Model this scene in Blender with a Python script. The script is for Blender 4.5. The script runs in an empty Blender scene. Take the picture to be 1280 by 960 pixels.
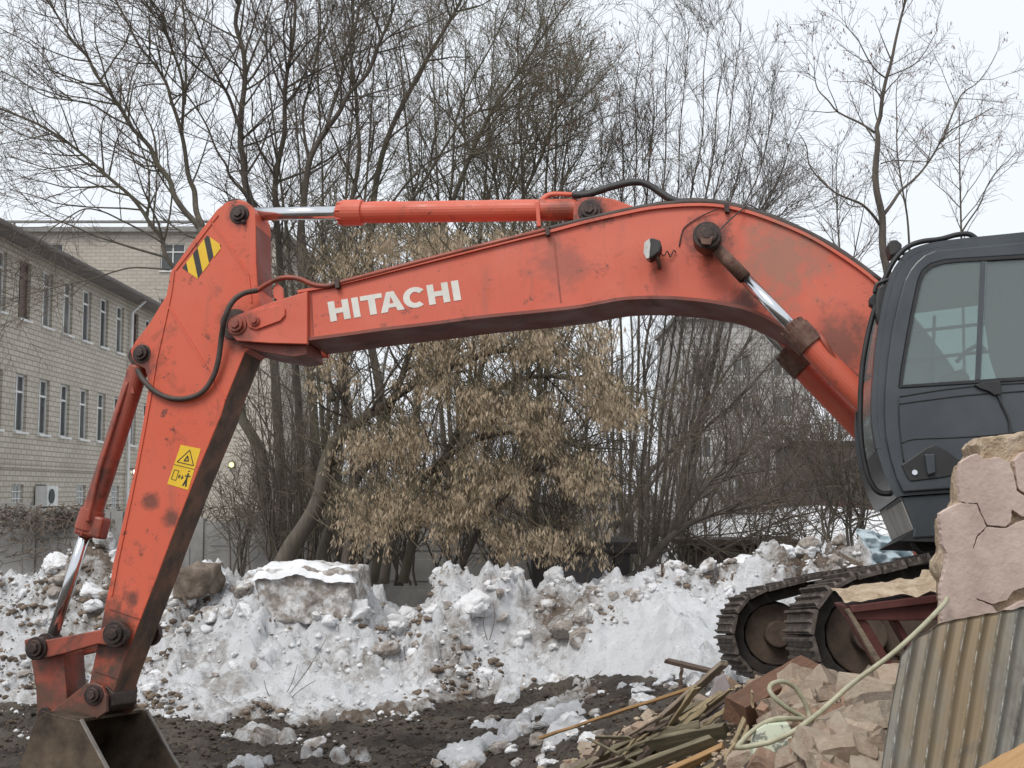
import bpy, bmesh, math, random
import numpy as np
from mathutils import Vector, Matrix
from mathutils.geometry import tessellate_polygon

# ------------------------------------------------------------------ camera, sky, sun, exposure
SC = bpy.context.scene
COL = SC.collection
F_PX, CAM_H, PITCH = 1500.0, 2.35, math.atan(134 / 1500.0)
cam = bpy.data.cameras.new('camera'); cam.sensor_width = 36.0; cam.lens = 36.0 * F_PX / 1280.0
cam.clip_start = 0.1; cam.clip_end = 3000
cam_o = bpy.data.objects.new('camera', cam); COL.objects.link(cam_o)
cam_o.location = (0, 0, CAM_H); cam_o.rotation_euler = (math.pi / 2 + PITCH, 0, 0)
SC.camera = cam_o

SUN_EL, SUN_AZ = math.radians(52), math.radians(215)     # azimuth: 0 = +Y, clockwise
W = bpy.data.worlds.new('World'); SC.world = W; W.use_nodes = True
nt = W.node_tree; nt.nodes.clear()
sky = nt.nodes.new('ShaderNodeTexSky'); sky.sky_type = 'NISHITA'; sky.sun_disc = False
sky.sun_elevation = SUN_EL; sky.sun_rotation = SUN_AZ; sky.air_density = 1.5; sky.dust_density = 4.0
cover = nt.nodes.new('ShaderNodeMixRGB'); cover.inputs[0].default_value = 0.93      # closed cloud cover
cover.inputs[2].default_value = (7.35, 7.72, 8.2, 1)
bg = nt.nodes.new('ShaderNodeBackground'); bg.inputs[1].default_value = 0.1
wo = nt.nodes.new('ShaderNodeOutputWorld')
nt.links.new(sky.outputs[0], cover.inputs[1]); nt.links.new(cover.outputs[0], bg.inputs[0]); nt.links.new(bg.outputs[0], wo.inputs[0])

sl = bpy.data.lights.new('sun', 'SUN'); sl.energy = 1.4; sl.angle = math.radians(25); sl.color = (1.0, 0.96, 0.9)
so = bpy.data.objects.new('sun', sl); COL.objects.link(so)
sd = Vector((math.sin(SUN_AZ) * math.cos(SUN_EL), math.cos(SUN_AZ) * math.cos(SUN_EL), math.sin(SUN_EL)))
so.rotation_euler = sd.to_track_quat('Z', 'Y').to_euler(); so.location = (-20, -30, 40)

SC.view_settings.view_transform = 'Standard'; SC.view_settings.look = 'None'
SC.view_settings.exposure = 0.40; SC.view_settings.gamma = 1.0; SC.view_settings.use_curve_mapping = False
SC.render.engine = 'CYCLES'
SC.cycles.use_denoising = True
SC.cycles.max_bounces = 8; SC.cycles.transparent_max_bounces = 16
SC.cycles.caustics_reflective = False; SC.cycles.caustics_refractive = False

# ------------------------------------------------------------------ pixel helpers (1280 x 960 photo)
CP, SP = math.cos(PITCH), math.sin(PITCH)
CAMP = Vector((0, 0, CAM_H))
def ray(px, py):
    x = (px - 640) / F_PX; y = (480 - py) / F_PX
    return Vector((x, CP - y * SP, SP + y * CP))
def P(px, py, Y):
    d = ray(px, py); return CAMP + d * (Y / d.y)

rng = random.Random(7)
nrng = np.random.default_rng(11)

# ------------------------------------------------------------------ noise in numpy
def _hash(ix, iy, seed):
    n = (ix.astype(np.int64) * 374761393 + iy.astype(np.int64) * 668265263 + seed * 1442695041) & 0xffffffff
    n = ((n ^ (n >> 13)) * 1274126177) & 0xffffffff
    n = (n ^ (n >> 16)) & 0xffffffff
    return n.astype(np.float64) / 4294967295.0
def vnoise(x, y, seed=0):
    x = np.asarray(x, float); y = np.asarray(y, float)
    ix = np.floor(x); iy = np.floor(y); fx = x - ix; fy = y - iy
    fx = fx * fx * (3 - 2 * fx); fy = fy * fy * (3 - 2 * fy)
    a = _hash(ix, iy, seed); b = _hash(ix + 1, iy, seed); c = _hash(ix, iy + 1, seed); d = _hash(ix + 1, iy + 1, seed)
    return (a * (1 - fx) + b * fx) * (1 - fy) + (c * (1 - fx) + d * fx) * fy
def fbm(x, y, seed=0, o=4):
    s = 0; a = .5
    for k in range(o):
        s = s + a * vnoise(x * 2 ** k, y * 2 ** k, seed + k * 17); a *= .5
    return s
def worley(x, y, seed=0, tilt=None):
    tl = 0
    x = np.asarray(x, float); y = np.asarray(y, float)
    ix = np.floor(x); iy = np.floor(y); best = np.full(x.shape, 9.0); val = np.zeros(x.shape)
    for dx in (-1, 0, 1):
        for dy in (-1, 0, 1):
            cx = ix + dx; cy = iy + dy
            px = cx + _hash(cx, cy, seed); py = cy + _hash(cx, cy, seed + 5)
            d = (x - px) ** 2 + (y - py) ** 2
            m = d < best
            if tilt is not None: tl = np.where(m, (x - px) * (_hash(cx, cy, seed + 31) - .5) + (y - py) * (_hash(cx, cy, seed + 37) - .5), tl)
            best = np.where(m, d, best); val = np.where(m, _hash(cx, cy, seed + 9), val)
    return (np.sqrt(best), val) if tilt is None else (np.sqrt(best), val, tl)
def sstep(a, b, x):
    t = np.clip((np.asarray(x, float) - a) / (b - a), 0, 1); return t * t * (3 - 2 * t)

# ------------------------------------------------------------------ materials
def new_mat(name):
    m = bpy.data.materials.new(name); m.use_nodes = True
    n = m.node_tree; b = n.nodes['Principled BSDF']; return m, n, b
def ramp(n, fac, stops):
    r = n.nodes.new('ShaderNodeValToRGB'); e = r.color_ramp.elements
    while len(e) < len(stops): e.new(.5)
    for k, (p, c) in enumerate(stops):
        e[k].position = p; e[k].color = (c[0], c[1], c[2], 1) if hasattr(c, '__len__') else (c, c, c, 1)
    n.links.new(fac, r.inputs[0]); return r.outputs[0]
def noise(n, scale, detail=6, rough=.6, vec=None, dist=0, stretch=None):
    t = n.nodes.new('ShaderNodeTexNoise'); t.inputs['Scale'].default_value = scale
    t.inputs['Detail'].default_value = detail; t.inputs['Roughness'].default_value = rough; t.inputs['Distortion'].default_value = dist
    if vec is None:
        tc = n.nodes.new('ShaderNodeNewGeometry'); vec = tc.outputs['Position']
    if stretch:
        mp = n.nodes.new('ShaderNodeMapping'); mp.inputs['Scale'].default_value = stretch
        n.links.new(vec, mp.inputs[0]); vec = mp.outputs[0]
    n.links.new(vec, t.inputs['Vector']); return t.outputs['Fac']
def mix(n, fac, a, b, mode='MIX'):
    m = n.nodes.new('ShaderNodeMixRGB'); m.blend_type = mode
    for s, v in ((0, fac), (1, a), (2, b)):
        if hasattr(v, 'is_output'): n.links.new(v, m.inputs[s])
        elif s == 0: m.inputs[0].default_value = v
        else: m.inputs[s].default_value = (v[0], v[1], v[2], 1)
    return m.outputs[0]
def bump(n, b, h, strength, dist=.02):
    k = n.nodes.new('ShaderNodeBump'); k.inputs['Strength'].default_value = strength; k.inputs['Distance'].default_value = dist
    n.links.new(h, k.inputs['Height']); n.links.new(k.outputs[0], b.inputs['Normal'])
def objrand(n):
    return n.nodes.new('ShaderNodeObjectInfo').outputs['Random']
def attr(n, name):
    a = n.nodes.new('ShaderNodeAttribute'); a.attribute_name = name; return a.outputs['Fac']

def m_simple(name, c1, c2, scale=8, rough=.7, bs=.2, metal=0, detail=6, bscale=None, lo=.35, hi=.65, stretch=None, bdist=.01):
    m, n, b = new_mat(name)
    f = noise(n, scale, detail, .65, stretch=stretch)
    n.links.new(ramp(n, f, [(lo, c1), (hi, c2)]), b.inputs['Base Color'])
    b.inputs['Roughness'].default_value = rough; b.inputs['Metallic'].default_value = metal
    if bs: bump(n, b, noise(n, bscale or scale * 4, 5, .6, stretch=stretch), bs, bdist)
    return m

def m_paint(name, base, fade, grime=(.05, .028, .02), amount=.55, rough=.42, low=None, spots=()):
    """old machine paint: faded patches, fine dark specks, smeared grease"""
    m, n, b = new_mat(name)
    c = ramp(n, noise(n, 1.3, 5, .6), [(.35, base), (.7, fade)])
    c = mix(n, ramp(n, noise(n, 3.1, 8, .72, dist=.6), [(amount, 0), (amount + .16, .75)]), c, grime)
    c = mix(n, ramp(n, noise(n, 26, 4, .7), [(.66, 0), (.72, .7)]), c, grime)
    c = mix(n, ramp(n, noise(n, 2.0, 6, .6, stretch=(6, 6, .6)), [(.55, 0), (.8, .35)]), c, (.16, .1, .07))
    for (pt, rad, col, amt) in spots:          # dirt caked round a joint
        g = n.nodes.new('ShaderNodeNewGeometry'); dn_ = n.nodes.new('ShaderNodeVectorMath'); dn_.operation = 'DISTANCE'
        n.links.new(g.outputs['Position'], dn_.inputs[0]); dn_.inputs[1].default_value = pt
        mr = n.nodes.new('ShaderNodeMapRange'); mr.inputs[1].default_value = 0; mr.inputs[2].default_value = rad; mr.inputs[3].default_value = .55; mr.inputs[4].default_value = 0
        n.links.new(dn_.outputs['Value'], mr.inputs[0])
        ad = n.nodes.new('ShaderNodeMath'); ad.operation = 'ADD'; n.links.new(mr.outputs[0], ad.inputs[0]); n.links.new(noise(n, 7, 7, .7), ad.inputs[1])
        c = mix(n, ramp(n, ad.outputs[0], [(.62, 0), (.9, amt)]), c, col)
    c = mix(n, ramp(n, noise(n, 70, 3, .6), [(.70, 0), (.73, .8)]), c, (.13, .06, .04))        # chips
    if low is not None:         # mud-caked towards the bucket end of the arm (height in metres)
        g = n.nodes.new('ShaderNodeNewGeometry'); s = n.nodes.new('ShaderNodeSeparateXYZ'); n.links.new(g.outputs['Position'], s.inputs[0])
        mr = n.nodes.new('ShaderNodeMapRange'); mr.inputs[1].default_value = low[0]; mr.inputs[2].default_value = low[1]
        mr.inputs[3].default_value = .34; mr.inputs[4].default_value = 0
        n.links.new(s.outputs[2], mr.inputs[0])
        ad = n.nodes.new('ShaderNodeMath'); ad.operation = 'ADD'; n.links.new(mr.outputs[0], ad.inputs[0]); n.links.new(noise(n, 5, 7, .7), ad.inputs[1])
        c = mix(n, ramp(n, ad.outputs[0], [(.62, 0), (.82, .85)]), c, (.07, .045, .03))
    n.links.new(c, b.inputs['Base Color'])
    n.links.new(ramp(n, noise(n, 4, 5, .6), [(.3, rough - .08), (.7, rough + .25)]), b.inputs['Roughness'])
    bump(n, b, noise(n, 60, 4, .6), .06, .004)
    return m

M = {}
ORANGE = (.59, .108, .060); OFADE = (.65, .148, .092)
M['orange'] = m_paint('orange_paint', ORANGE, OFADE, amount=.62)
M['orange_arm'] = m_paint('orange_paint_arm', (.62, .088, .035), (.62, .105, .05), amount=.60, low=(.9, 2.6))
M['orange_dirty'] = m_paint('orange_dirty', (.30, .06, .035), (.36, .08, .045), amount=.47, low=(.7, 1.6))
M['underside'] = m_paint('shaded_greasy_underside', (.22, .062, .046), (.28, .095, .07), amount=.54, rough=.6)  # grease and dirt, with the boom underside's shade also put into the colour
M['arm_under'] = m_simple('dark_inner_face', (.06, .042, .03), (.22, .105, .062), 5, .7, .3, bdist=.01)  # patchy dark brown for the arm's inner face
M['grease'] = m_simple('grease_steel', (.018, .013, .012), (.075, .045, .036), 14, .45, .3, metal=.3)
M['rust'] = m_simple('rusty_steel', (.10, .045, .03), (.2, .12, .09), 18, .7, .3, metal=.2)
M['chrome'] = m_simple('chrome_rod', (.62, .63, .65), (.72, .73, .75), 3, .16, 0, metal=1.0)
M['rubber'] = m_simple('black_rubber', (.016, .016, .017), (.04, .037, .035), 9, .55, .1)
M['browned_hose'] = m_simple('browned_hose', (.035, .026, .022), (.085, .06, .05), 9, .6, .1)
M['bucket'] = m_simple('bucket_steel', (.03, .02, .014), (.16, .115, .078), 3.2, .6, .35, metal=.35, bdist=.01)
M['bucket_edge'] = m_simple('worn_bucket_edge', (.22, .19, .17), (.32, .29, .26), 9, .5, .2, metal=.5)
M['cab'] = m_simple('charcoal_cab_paint', (.038, .045, .052), (.062, .070, .078), 2.2, .3, .04, bscale=50, bdist=.003)
M['cab_black'] = m_simple('black_cab_trim', (.010, .010, .011), (.022, .022, .023), 8, .5, .05)
M['cab_inside'] = m_simple('cab_lining', (.05, .05, .05), (.075, .075, .072), 6, .85, .1)
M['bare'] = m_simple('scraped_light_metal', (.27, .26, .24), (.44, .42, .39), 9, .55, .2, stretch=(1, 1, .2))
M['white_letter'] = m_simple('white_letter_film', (.62, .60, .54), (.74, .72, .66), 6, .5, 0)
M['yellow'] = m_simple('yellow_film', (.72, .44, .012), (.80, .52, .02), 8, .45, 0)
M['black_film'] = m_simple('black_film', (.012, .012, .012), (.028, .026, .022), 8, .45, 0)
M['lens'] = m_simple('lamp_glass', (.45, .44, .42), (.62, .6, .57), 40, .2, .1)
M['shoe'] = m_simple('track_shoe_steel', (.04, .032, .027), (.17, .14, .12), 13, .6, .35, metal=.35, bdist=.008)
M['under_steel'] = m_simple('undercarriage_steel', (.014, .012, .011), (.05, .04, .034), 7, .7, .3)
M['idler'] = m_simple('muddy_idler', (.045, .03, .022), (.11, .078, .056), 6, .8, .3)

def m_glass():
    m, n, b = new_mat('tinted_cab_glass')
    n.nodes.remove(b); out = n.nodes['Material Output']
    tr = n.nodes.new('ShaderNodeBsdfTransparent'); tr.inputs[0].default_value = (.70, .79, .77, 1)
    gl = n.nodes.new('ShaderNodeBsdfGlossy'); gl.inputs['Roughness'].default_value = .04; gl.inputs[0].default_value = (.9, .95, .95, 1)
    df = n.nodes.new('ShaderNodeBsdfDiffuse'); df.inputs[0].default_value = (.46, .52, .51, 1)  # even veil: dust, plus the grey sky reflection put into the colour
    fr = n.nodes.new('ShaderNodeFresnel'); fr.inputs[0].default_value = 1.7
    a = n.nodes.new('ShaderNodeMixShader'); n.links.new(fr.outputs[0], a.inputs[0]); n.links.new(tr.outputs[0], a.inputs[1]); n.links.new(gl.outputs[0], a.inputs[2])
    d = n.nodes.new('ShaderNodeMixShader'); d.inputs[0].default_value = .21
    n.links.new(a.outputs[0], d.inputs[1]); n.links.new(df.outputs[0], d.inputs[2]); n.links.new(d.outputs[0], out.inputs[0])
    return m
M['glass'] = m_glass()

def m_bark(name, c1, c2, rough=.9):
    m, n, b = new_mat(name)
    f = noise(n, 3, 6, .7, stretch=(4, 4, 1))
    c = ramp(n, f, [(.3, c1), (.7, c2)])
    c = mix(n, ramp(n, noise(n, .9, 4, .6), [(.5, 0), (.72, .6)]), c, (.085, .085, .045))     # lichen
    n.links.new(c, b.inputs['Base Color']); b.inputs['Roughness'].default_value = rough
    bump(n, b, noise(n, 14, 6, .7, stretch=(3, 3, .5)), .6, .03)
    return m
M['bark'] = m_bark('bark_grey_brown', (.075, .063, .048), (.16, .138, .108))
M['bark_dark'] = m_bark('bark_dark', (.075, .062, .05), (.155, .13, .108))
M['twig'] = m_simple('twig_bark', (.10, .078, .06), (.19, .15, .118), 2, .9, 0)
M['twig_olive'] = m_simple('twig_bark_olive', (.10, .084, .054), (.19, .16, .108), 2, .9, 0)
M['twig_grey'] = m_simple('twig_bark_grey', (.14, .12, .107), (.23, .2, .182), 2, .9, 0)
def m_keys(name, c1, c2):
    m, n, b = new_mat(name)
    c = ramp(n, noise(n, 14, 4, .8), [(.3, c1), (.7, c2)])
    c = mix(n, ramp(n, noise(n, 1.7, 4, .7), [(.42, 0), (.64, .4)]), c, (c1[0] * .7, c1[1] * .66, c1[2] * .62))
    n.links.new(c, b.inputs['Base Color']); b.inputs['Roughness'].default_value = .8
    tl = n.nodes.new('ShaderNodeBsdfTranslucent'); n.links.new(c, tl.inputs[0])
    ms = n.nodes.new('ShaderNodeMixShader'); ms.inputs[0].default_value = .3
    n.links.new(b.outputs[0], ms.inputs[1]); n.links.new(tl.outputs[0], ms.inputs[2]); n.links.new(ms.outputs[0], n.nodes['Material Output'].inputs[0])
    return m
M['keys'] = m_keys('dry_seed_keys', (.36, .275, .18), (.68, .555, .40))
M['keys_red'] = m_keys('reddish_seed_keys', (.20, .12, .09), (.36, .24, .18))

def m_snow():
    m, n, b = new_mat('dirty_snow')
    d = attr(n, 'dirt')
    f1 = noise(n, 5.5, 8, .72, dist=.5); f2 = noise(n, 19, 6, .7)
    ad = n.nodes.new('ShaderNodeMath'); ad.operation = 'ADD'; n.links.new(f1, ad.inputs[0]); n.links.new(d, ad.inputs[1])
    white = ramp(n, noise(n, 2.2, 5, .6), [(.3, (.72, .73, .74)), (.65, (.86, .87, .89))])
    grey = ramp(n, f2, [(.3, (.28, .25, .22)), (.7, (.50, .48, .46))])
    brown = ramp(n, f2, [(.3, (.085, .058, .04)), (.7, (.24, .18, .13))])
    c = mix(n, ramp(n, ad.outputs[0], [(.76, 0), (.92, .9)]), white, grey)
    ad2 = n.nodes.new('ShaderNodeMath'); ad2.operation = 'SUBTRACT'; n.links.new(ad.outputs[0], ad2.inputs[0]); ad2.inputs[1].default_value = .45
    c = mix(n, ramp(n, ad2.outputs[0], [(.49, 0), (.58, .95)]), c, brown)
    c = mix(n, ramp(n, noise(n, 42, 4, .7), [(.62, 0), (.68, .7)]), c, (.18, .14, .11))
    c = mix(n, ramp(n, noise(n, 9, 8, .8, dist=1.0), [(.61, 0), (.65, .65)]), c, (.36, .31, .27))
    n.links.new(c, b.inputs['Base Color']); b.inputs['Roughness'].default_value = .6
    b.inputs['Subsurface Weight'].default_value = 0
    bump(n, b, noise(n, 30, 9, .8), .9, .05)
    return m
M['snow'] = m_snow()
def m_snowlump():
    m, n, b = new_mat('snow_lump')
    r = objrand(n)
    tc = n.nodes.new('ShaderNodeTexCoord')
    f = noise(n, 6, 7, .7)
    ad = n.nodes.new('ShaderNodeMath'); ad.operation = 'MULTIPLY_ADD'; n.links.new(r, ad.inputs[0]); ad.inputs[1].default_value = .42; n.links.new(f, ad.inputs[2])
    white = ramp(n, noise(n, 3, 4, .6), [(.3, (.68, .68, .68)), (.7, (.85, .86, .88))])
    brown = ramp(n, noise(n, 15, 5, .6), [(.3, (.13, .095, .07)), (.7, (.36, .31, .26))])
    n.links.new(mix(n, ramp(n, ad.outputs[0], [(.68, 0), (.84, .9)]), white, brown), b.inputs['Base Color'])
    b.inputs['Roughness'].default_value = .6
    bump(n, b, noise(n, 22, 8, .7), .6, .03); return m
M['snow_lump'] = m_snowlump()
M['snow_clean'] = m_simple('old_snow', (.7, .71, .72), (.85, .86, .88), 1.6, .6, .4, bscale=9, bdist=.05)
def m_mud():
    m, n, b = new_mat('churned_mud')
    f = noise(n, 1.1, 8, .65); g = noise(n, 12, 8, .7)
    c = mix(n, g, (.020, .015, .012), (.085, .064, .049))
    c = mix(n, ramp(n, f, [(.42, 0), (.58, .8)]), c, (.165, .135, .105))
    c = mix(n, ramp(n, noise(n, 2.3, 8, .75, dist=.8), [(.63, 0), (.72, .7)]), c, (.42, .39, .36))
    d = attr(n, 'rubble')
    rub = ramp(n, g, [(.3, (.07, .05, .036)), (.7, (.24, .18, .13))])
    c = mix(n, d, c, rub)
    n.links.new(c, b.inputs['Base Color'])
    n.links.new(ramp(n, noise(n, 3, 4, .6), [(.35, .4), (.6, .9)]), b.inputs['Roughness'])
    bump(n, b, noise(n, 26, 9, .8), 1.0, .07); return m
M['mud'] = m_mud()
M['clod'] = m_simple('mud_clod', (.028, .02, .014), (.10, .075, .055), 7, .9, .6, bdist=.02)
def m_rubble():
    m, n, b = new_mat('broken_masonry')
    r = objrand(n)
    c = ramp(n, r, [(0, (.30, .23, .17)), (.25, (.46, .37, .28)), (.4, (.34, .185, .115)), (.55, (.46, .39, .31)), (.75, (.30, .25, .2)), (1, (.52, .43, .33))])
    for e in n.nodes:
        if e.type == 'VALTORGB': e.color_ramp.interpolation = 'LINEAR'
    c = mix(n, ramp(n, noise(n, 9, 6, .7), [(.46, 0), (.64, .6)]), c, (.34, .22, .16))
    c = mix(n, ramp(n, noise(n, 31, 5, .7), [(.5, 0), (.68, .6)]), c, (.5, .42, .33))
    n.links.new(c, b.inputs['Base Color']); b.inputs['Roughness'].default_value = .92
    bump(n, b, noise(n, 30, 8, .75), .9, .02); return m
M['rubble'] = m_rubble()
def m_wood(name, c1, c2, sc=10, ax=(1, 1, 1), rough=.8):
    m, n, b = new_mat(name)
    tc = n.nodes.new('ShaderNodeTexCoord')
    f = noise(n, sc, 6, .7, vec=tc.outputs['Object'], stretch=(.35, 5, 5))
    c = ramp(n, f, [(.3, c1), (.7, c2)])
    c = mix(n, ramp(n, noise(n, 6, 6, .7), [(.55, 0), (.7, .6)]), c, (.06, .045, .035))
    n.links.new(c, b.inputs['Base Color']); b.inputs['Roughness'].default_value = rough
    bump(n, b, f, .4, .01); return m
M['wood_grey'] = m_wood('weathered_board', (.16, .12, .09), (.33, .27, .2))
M['wood_yellow'] = m_wood('split_yellow_board', (.2, .15, .085), (.40, .32, .19))
M['wood_green'] = m_wood('mossy_board', (.11, .095, .06), (.25, .21, .135))
M['wood_dark'] = m_wood('dark_board', (.06, .042, .032), (.15, .105, .08))
M['wood_red'] = m_wood('red_brown_timber', (.085, .042, .026), (.19, .098, .058))
M['wood_orange'] = m_wood('orange_brown_board', (.3, .17, .07), (.46, .28, .13))
def m_peel():
    m, n, b = new_mat('peeling_pale_green_paint')
    f = noise(n, 13, 9, .75, dist=.3)
    c = mix(n, ramp(n, f, [(.46, 0), (.5, 1)]), (.2, .2, .17), (.58, .62, .48))
    n.links.new(c, b.inputs['Base Color']); b.inputs['Roughness'].default_value = .7; bump(n, b, f, .4, .004); return m
M['peel'] = m_peel()
M['maroon'] = m_simple('maroon_painted_wood', (.085, .026, .024), (.15, .052, .046), 6, .6, .2)
M['plaster_grey'] = m_simple('mauve_grey_plaster', (.20, .17, .17), (.29, .25, .25), 4, .9, .2)
M['plaster_pink'] = m_simple('pink_plaster', (.44, .33, .285), (.60, .475, .41), 5, .92, .6, bscale=38, bdist=.008, detail=9)
M['core'] = m_simple('crumbling_masonry_core', (.34, .25, .165), (.56, .45, .33), 11, .95, .9, bscale=22, bdist=.04)
M['hose'] = m_simple('pale_green_hose', (.30, .285, .19), (.46, .44, .31), 14, .45, .05)
M['tarp'] = m_simple('pale_blue_film', (.36, .45, .49), (.52, .60, .63), 4, .35, .3, bscale=10, bdist=.03)
def m_sheet():
    m, n, b = new_mat('rusting_galvanised_sheet')
    rd = attr(n, 'ridge'); st = attr(n, 'ochre')
    f = noise(n, 5, 7, .7, stretch=(3, 1, .6))
    c = ramp(n, f, [(.3, (.085, .078, .062)), (.7, (.15, .14, .12))])
    a = n.nodes.new('ShaderNodeMath'); a.operation = 'ADD'; n.links.new(st, a.inputs[0]); n.links.new(noise(n, 4, 6, .7, stretch=(2, 1, .5)), a.inputs[1])
    c = mix(n, ramp(n, a.outputs[0], [(.55, 0), (1.1, .85)]), c, (.145, .098, .046))
    w = n.nodes.new('ShaderNodeMath'); w.operation = 'MULTIPLY'; n.links.new(rd, w.inputs[0])
    n.links.new(ramp(n, noise(n, 17, 6, .75, stretch=(2, 1, .45)), [(.46, 0), (.6, .9)]), w.inputs[1])
    c = mix(n, w.outputs[0], c, (.5, .49, .45))
    c = mix(n, ramp(n, noise(n, 3.3, 5, .6, dist=1.2), [(.60, 0), (.68, .7)]), c, (.075, .062, .05))
    n.links.new(c, b.inputs['Base Color']); b.inputs['Roughness'].default_value = .5; b.inputs['Metallic'].default_value = .25
    bump(n, b, noise(n, 30, 6, .7), .15, .004); return m
M['sheet'] = m_sheet()
def m_brick(name, c1, c2, mortar, bw, bh, ms=.012, axis='yz'):
    m, n, b = new_mat(name)
    g = n.nodes.new('ShaderNodeNewGeometry'); s = n.nodes.new('ShaderNodeSeparateXYZ'); n.links.new(g.outputs['Position'], s.inputs[0])
    cb = n.nodes.new('ShaderNodeCombineXYZ'); n.links.new(s.outputs[1 if axis == 'yz' else 0], cb.inputs[0]); n.links.new(s.outputs[2], cb.inputs[1])
    t = n.nodes.new('ShaderNodeTexBrick'); n.links.new(cb.outputs[0], t.inputs['Vector'])
    t.inputs['Color1'].default_value = (*c1, 1); t.inputs['Color2'].default_value = (*c2, 1); t.inputs['Mortar'].default_value = (*mortar, 1)
    t.inputs['Scale'].default_value = 1; t.inputs['Mortar Size'].default_value = ms; t.inputs['Brick Width'].default_value = bw; t.inputs['Row Height'].default_value = bh
    c = mix(n, ramp(n, noise(n, .5, 6, .65, stretch=(1, 1, .5)), [(.45, 0), (.75, .45)]), t.outputs['Color'], (.25, .22, .18))
    n.links.new(c, b.inputs['Base Color']); b.inputs['Roughness'].default_value = .9
    bump(n, b, t.outputs['Fac'], -.5, .02); return m
M['brick1'] = m_brick('silicate_brick', (.52, .475, .40), (.45, .405, .335), (.28, .25, .205), .38, .155, .02, 'yz')
M['brick1x'] = m_brick('silicate_brick_end', (.50, .435, .35), (.42, .36, .285), (.27, .23, .185), .38, .155, .02, 'xz')
M['brick2'] = m_brick('cream_brick', (.46, .42, .36), (.41, .37, .32), (.33, .30, .26), .5, .2, .025, 'xz')
M['pale_wall'] = m_brick('pale_block_wall', (.5, .49, .47), (.44, .43, .42), (.30, .29, .28), .8, .4, .04, 'xz')
M['concrete'] = m_simple('fence_concrete', (.17, .165, .155), (.29, .28, .265), 1.5, .9, .3)
M['frame_white'] = m_simple('white_window_frame', (.6, .6, .58), (.72, .72, .70), 3, .5, 0)
M['frame_brown'] = m_simple('brown_boarding', (.10, .065, .055), (.16, .11, .095), 4, .7, .1)
def m_pane():
    m, n, b = new_mat('window_pane')
    c = ramp(n, objrand(n), [(0, (.03, .034, .036)), (.45, (.06, .066, .07)), (.6, (.2, .195, .18)), (.8, (.09, .095, .095)), (1, (.28, .27, .25))])      # bare glass or drawn curtain
    c = mix(n, ramp(n, noise(n, 1.7, 4, .6), [(.4, 0), (.6, .6)]), c, (.07, .075, .078))
    n.links.new(c, b.inputs['Base Color']); b.inputs['Roughness'].default_value = .1; return m
M['pane'] = m_pane()
M['roof'] = m_simple('grey_roof_sheet', (.10, .085, .078), (.16, .14, .13), 2, .8, .2)
M['shed_dark'] = m_simple('dark_shed_boards', (.035, .03, .028), (.075, .065, .06), 3, .85, .3)
M['shed_grey'] = m_simple('grey_shed_wall', (.12, .115, .115), (.19, .18, .18), 2, .85, .2)
M['shed_brown'] = m_simple('brown_shed_boards', (.05, .036, .03), (.10, .075, .062), 4, .85, .3)
M['ac_white'] = m_simple('ac_casing', (.55, .55, .53), (.68, .68, .66), 4, .5, 0)
def m_emit(name, c, s):
    m, n, b = new_mat(name); b.inputs['Emission Color'].default_value = (*c, 1); b.inputs['Emission Strength'].default_value = s; return m
M['lamp_white'] = m_emit('lit_lamp', (1, .95, .85), 3.0)
M['lamp_green'] = m_emit('lit_green_lamp', (.75, .9, .05), 1.3)

# ------------------------------------------------------------------ object helpers
ROOT = {}
def thing(name, label, cat, loc, group=None):
    o = bpy.data.objects.new(name, None); COL.objects.link(o); o.location = loc
    o.empty_display_size = .2
    o['label'] = label; o['category'] = cat
    if group: o['group'] = group
    ROOT[o.name] = Vector(loc); return o
def tag(o, label, cat, group=None):
    o['label'] = label; o['category'] = cat
    if group: o['group'] = group
    return o
def origin_of(o):
    while o.parent: o = o.parent
    return Vector(o.location)
def link_mesh(name, me, mat, parent=None, loc=None):
    if mat is not None: me.materials.append(M[mat] if isinstance(mat, str) else mat)
    o = bpy.data.objects.new(name, me); COL.objects.link(o)
    if parent: o.parent = parent
    elif loc is not None: o.location = loc
    return o
def obj(name, verts, faces, mat, parent=None, smooth=False, bevel=0, loc=None):
    """verts in world space"""
    off = origin_of(parent) if parent else (Vector(loc) if loc is not None else Vector((0, 0, 0)))
    me = bpy.data.meshes.new(name)
    me.from_pydata([tuple(Vector(v) - off) for v in verts], [], faces); me.validate()
    bm = bmesh.new(); bm.from_mesh(me); bmesh.ops.recalc_face_normals(bm, faces=bm.faces); bm.to_mesh(me); bm.free()
    if smooth:
        me.shade_smooth()
    o = link_mesh(name, me, mat, parent, loc)
    if bevel:
        b = o.modifiers.new('bevel', 'BEVEL'); b.width = bevel; b.segments = 2; b.limit_method = 'ANGLE'; b.angle_limit = math.radians(35)
    return o
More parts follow.
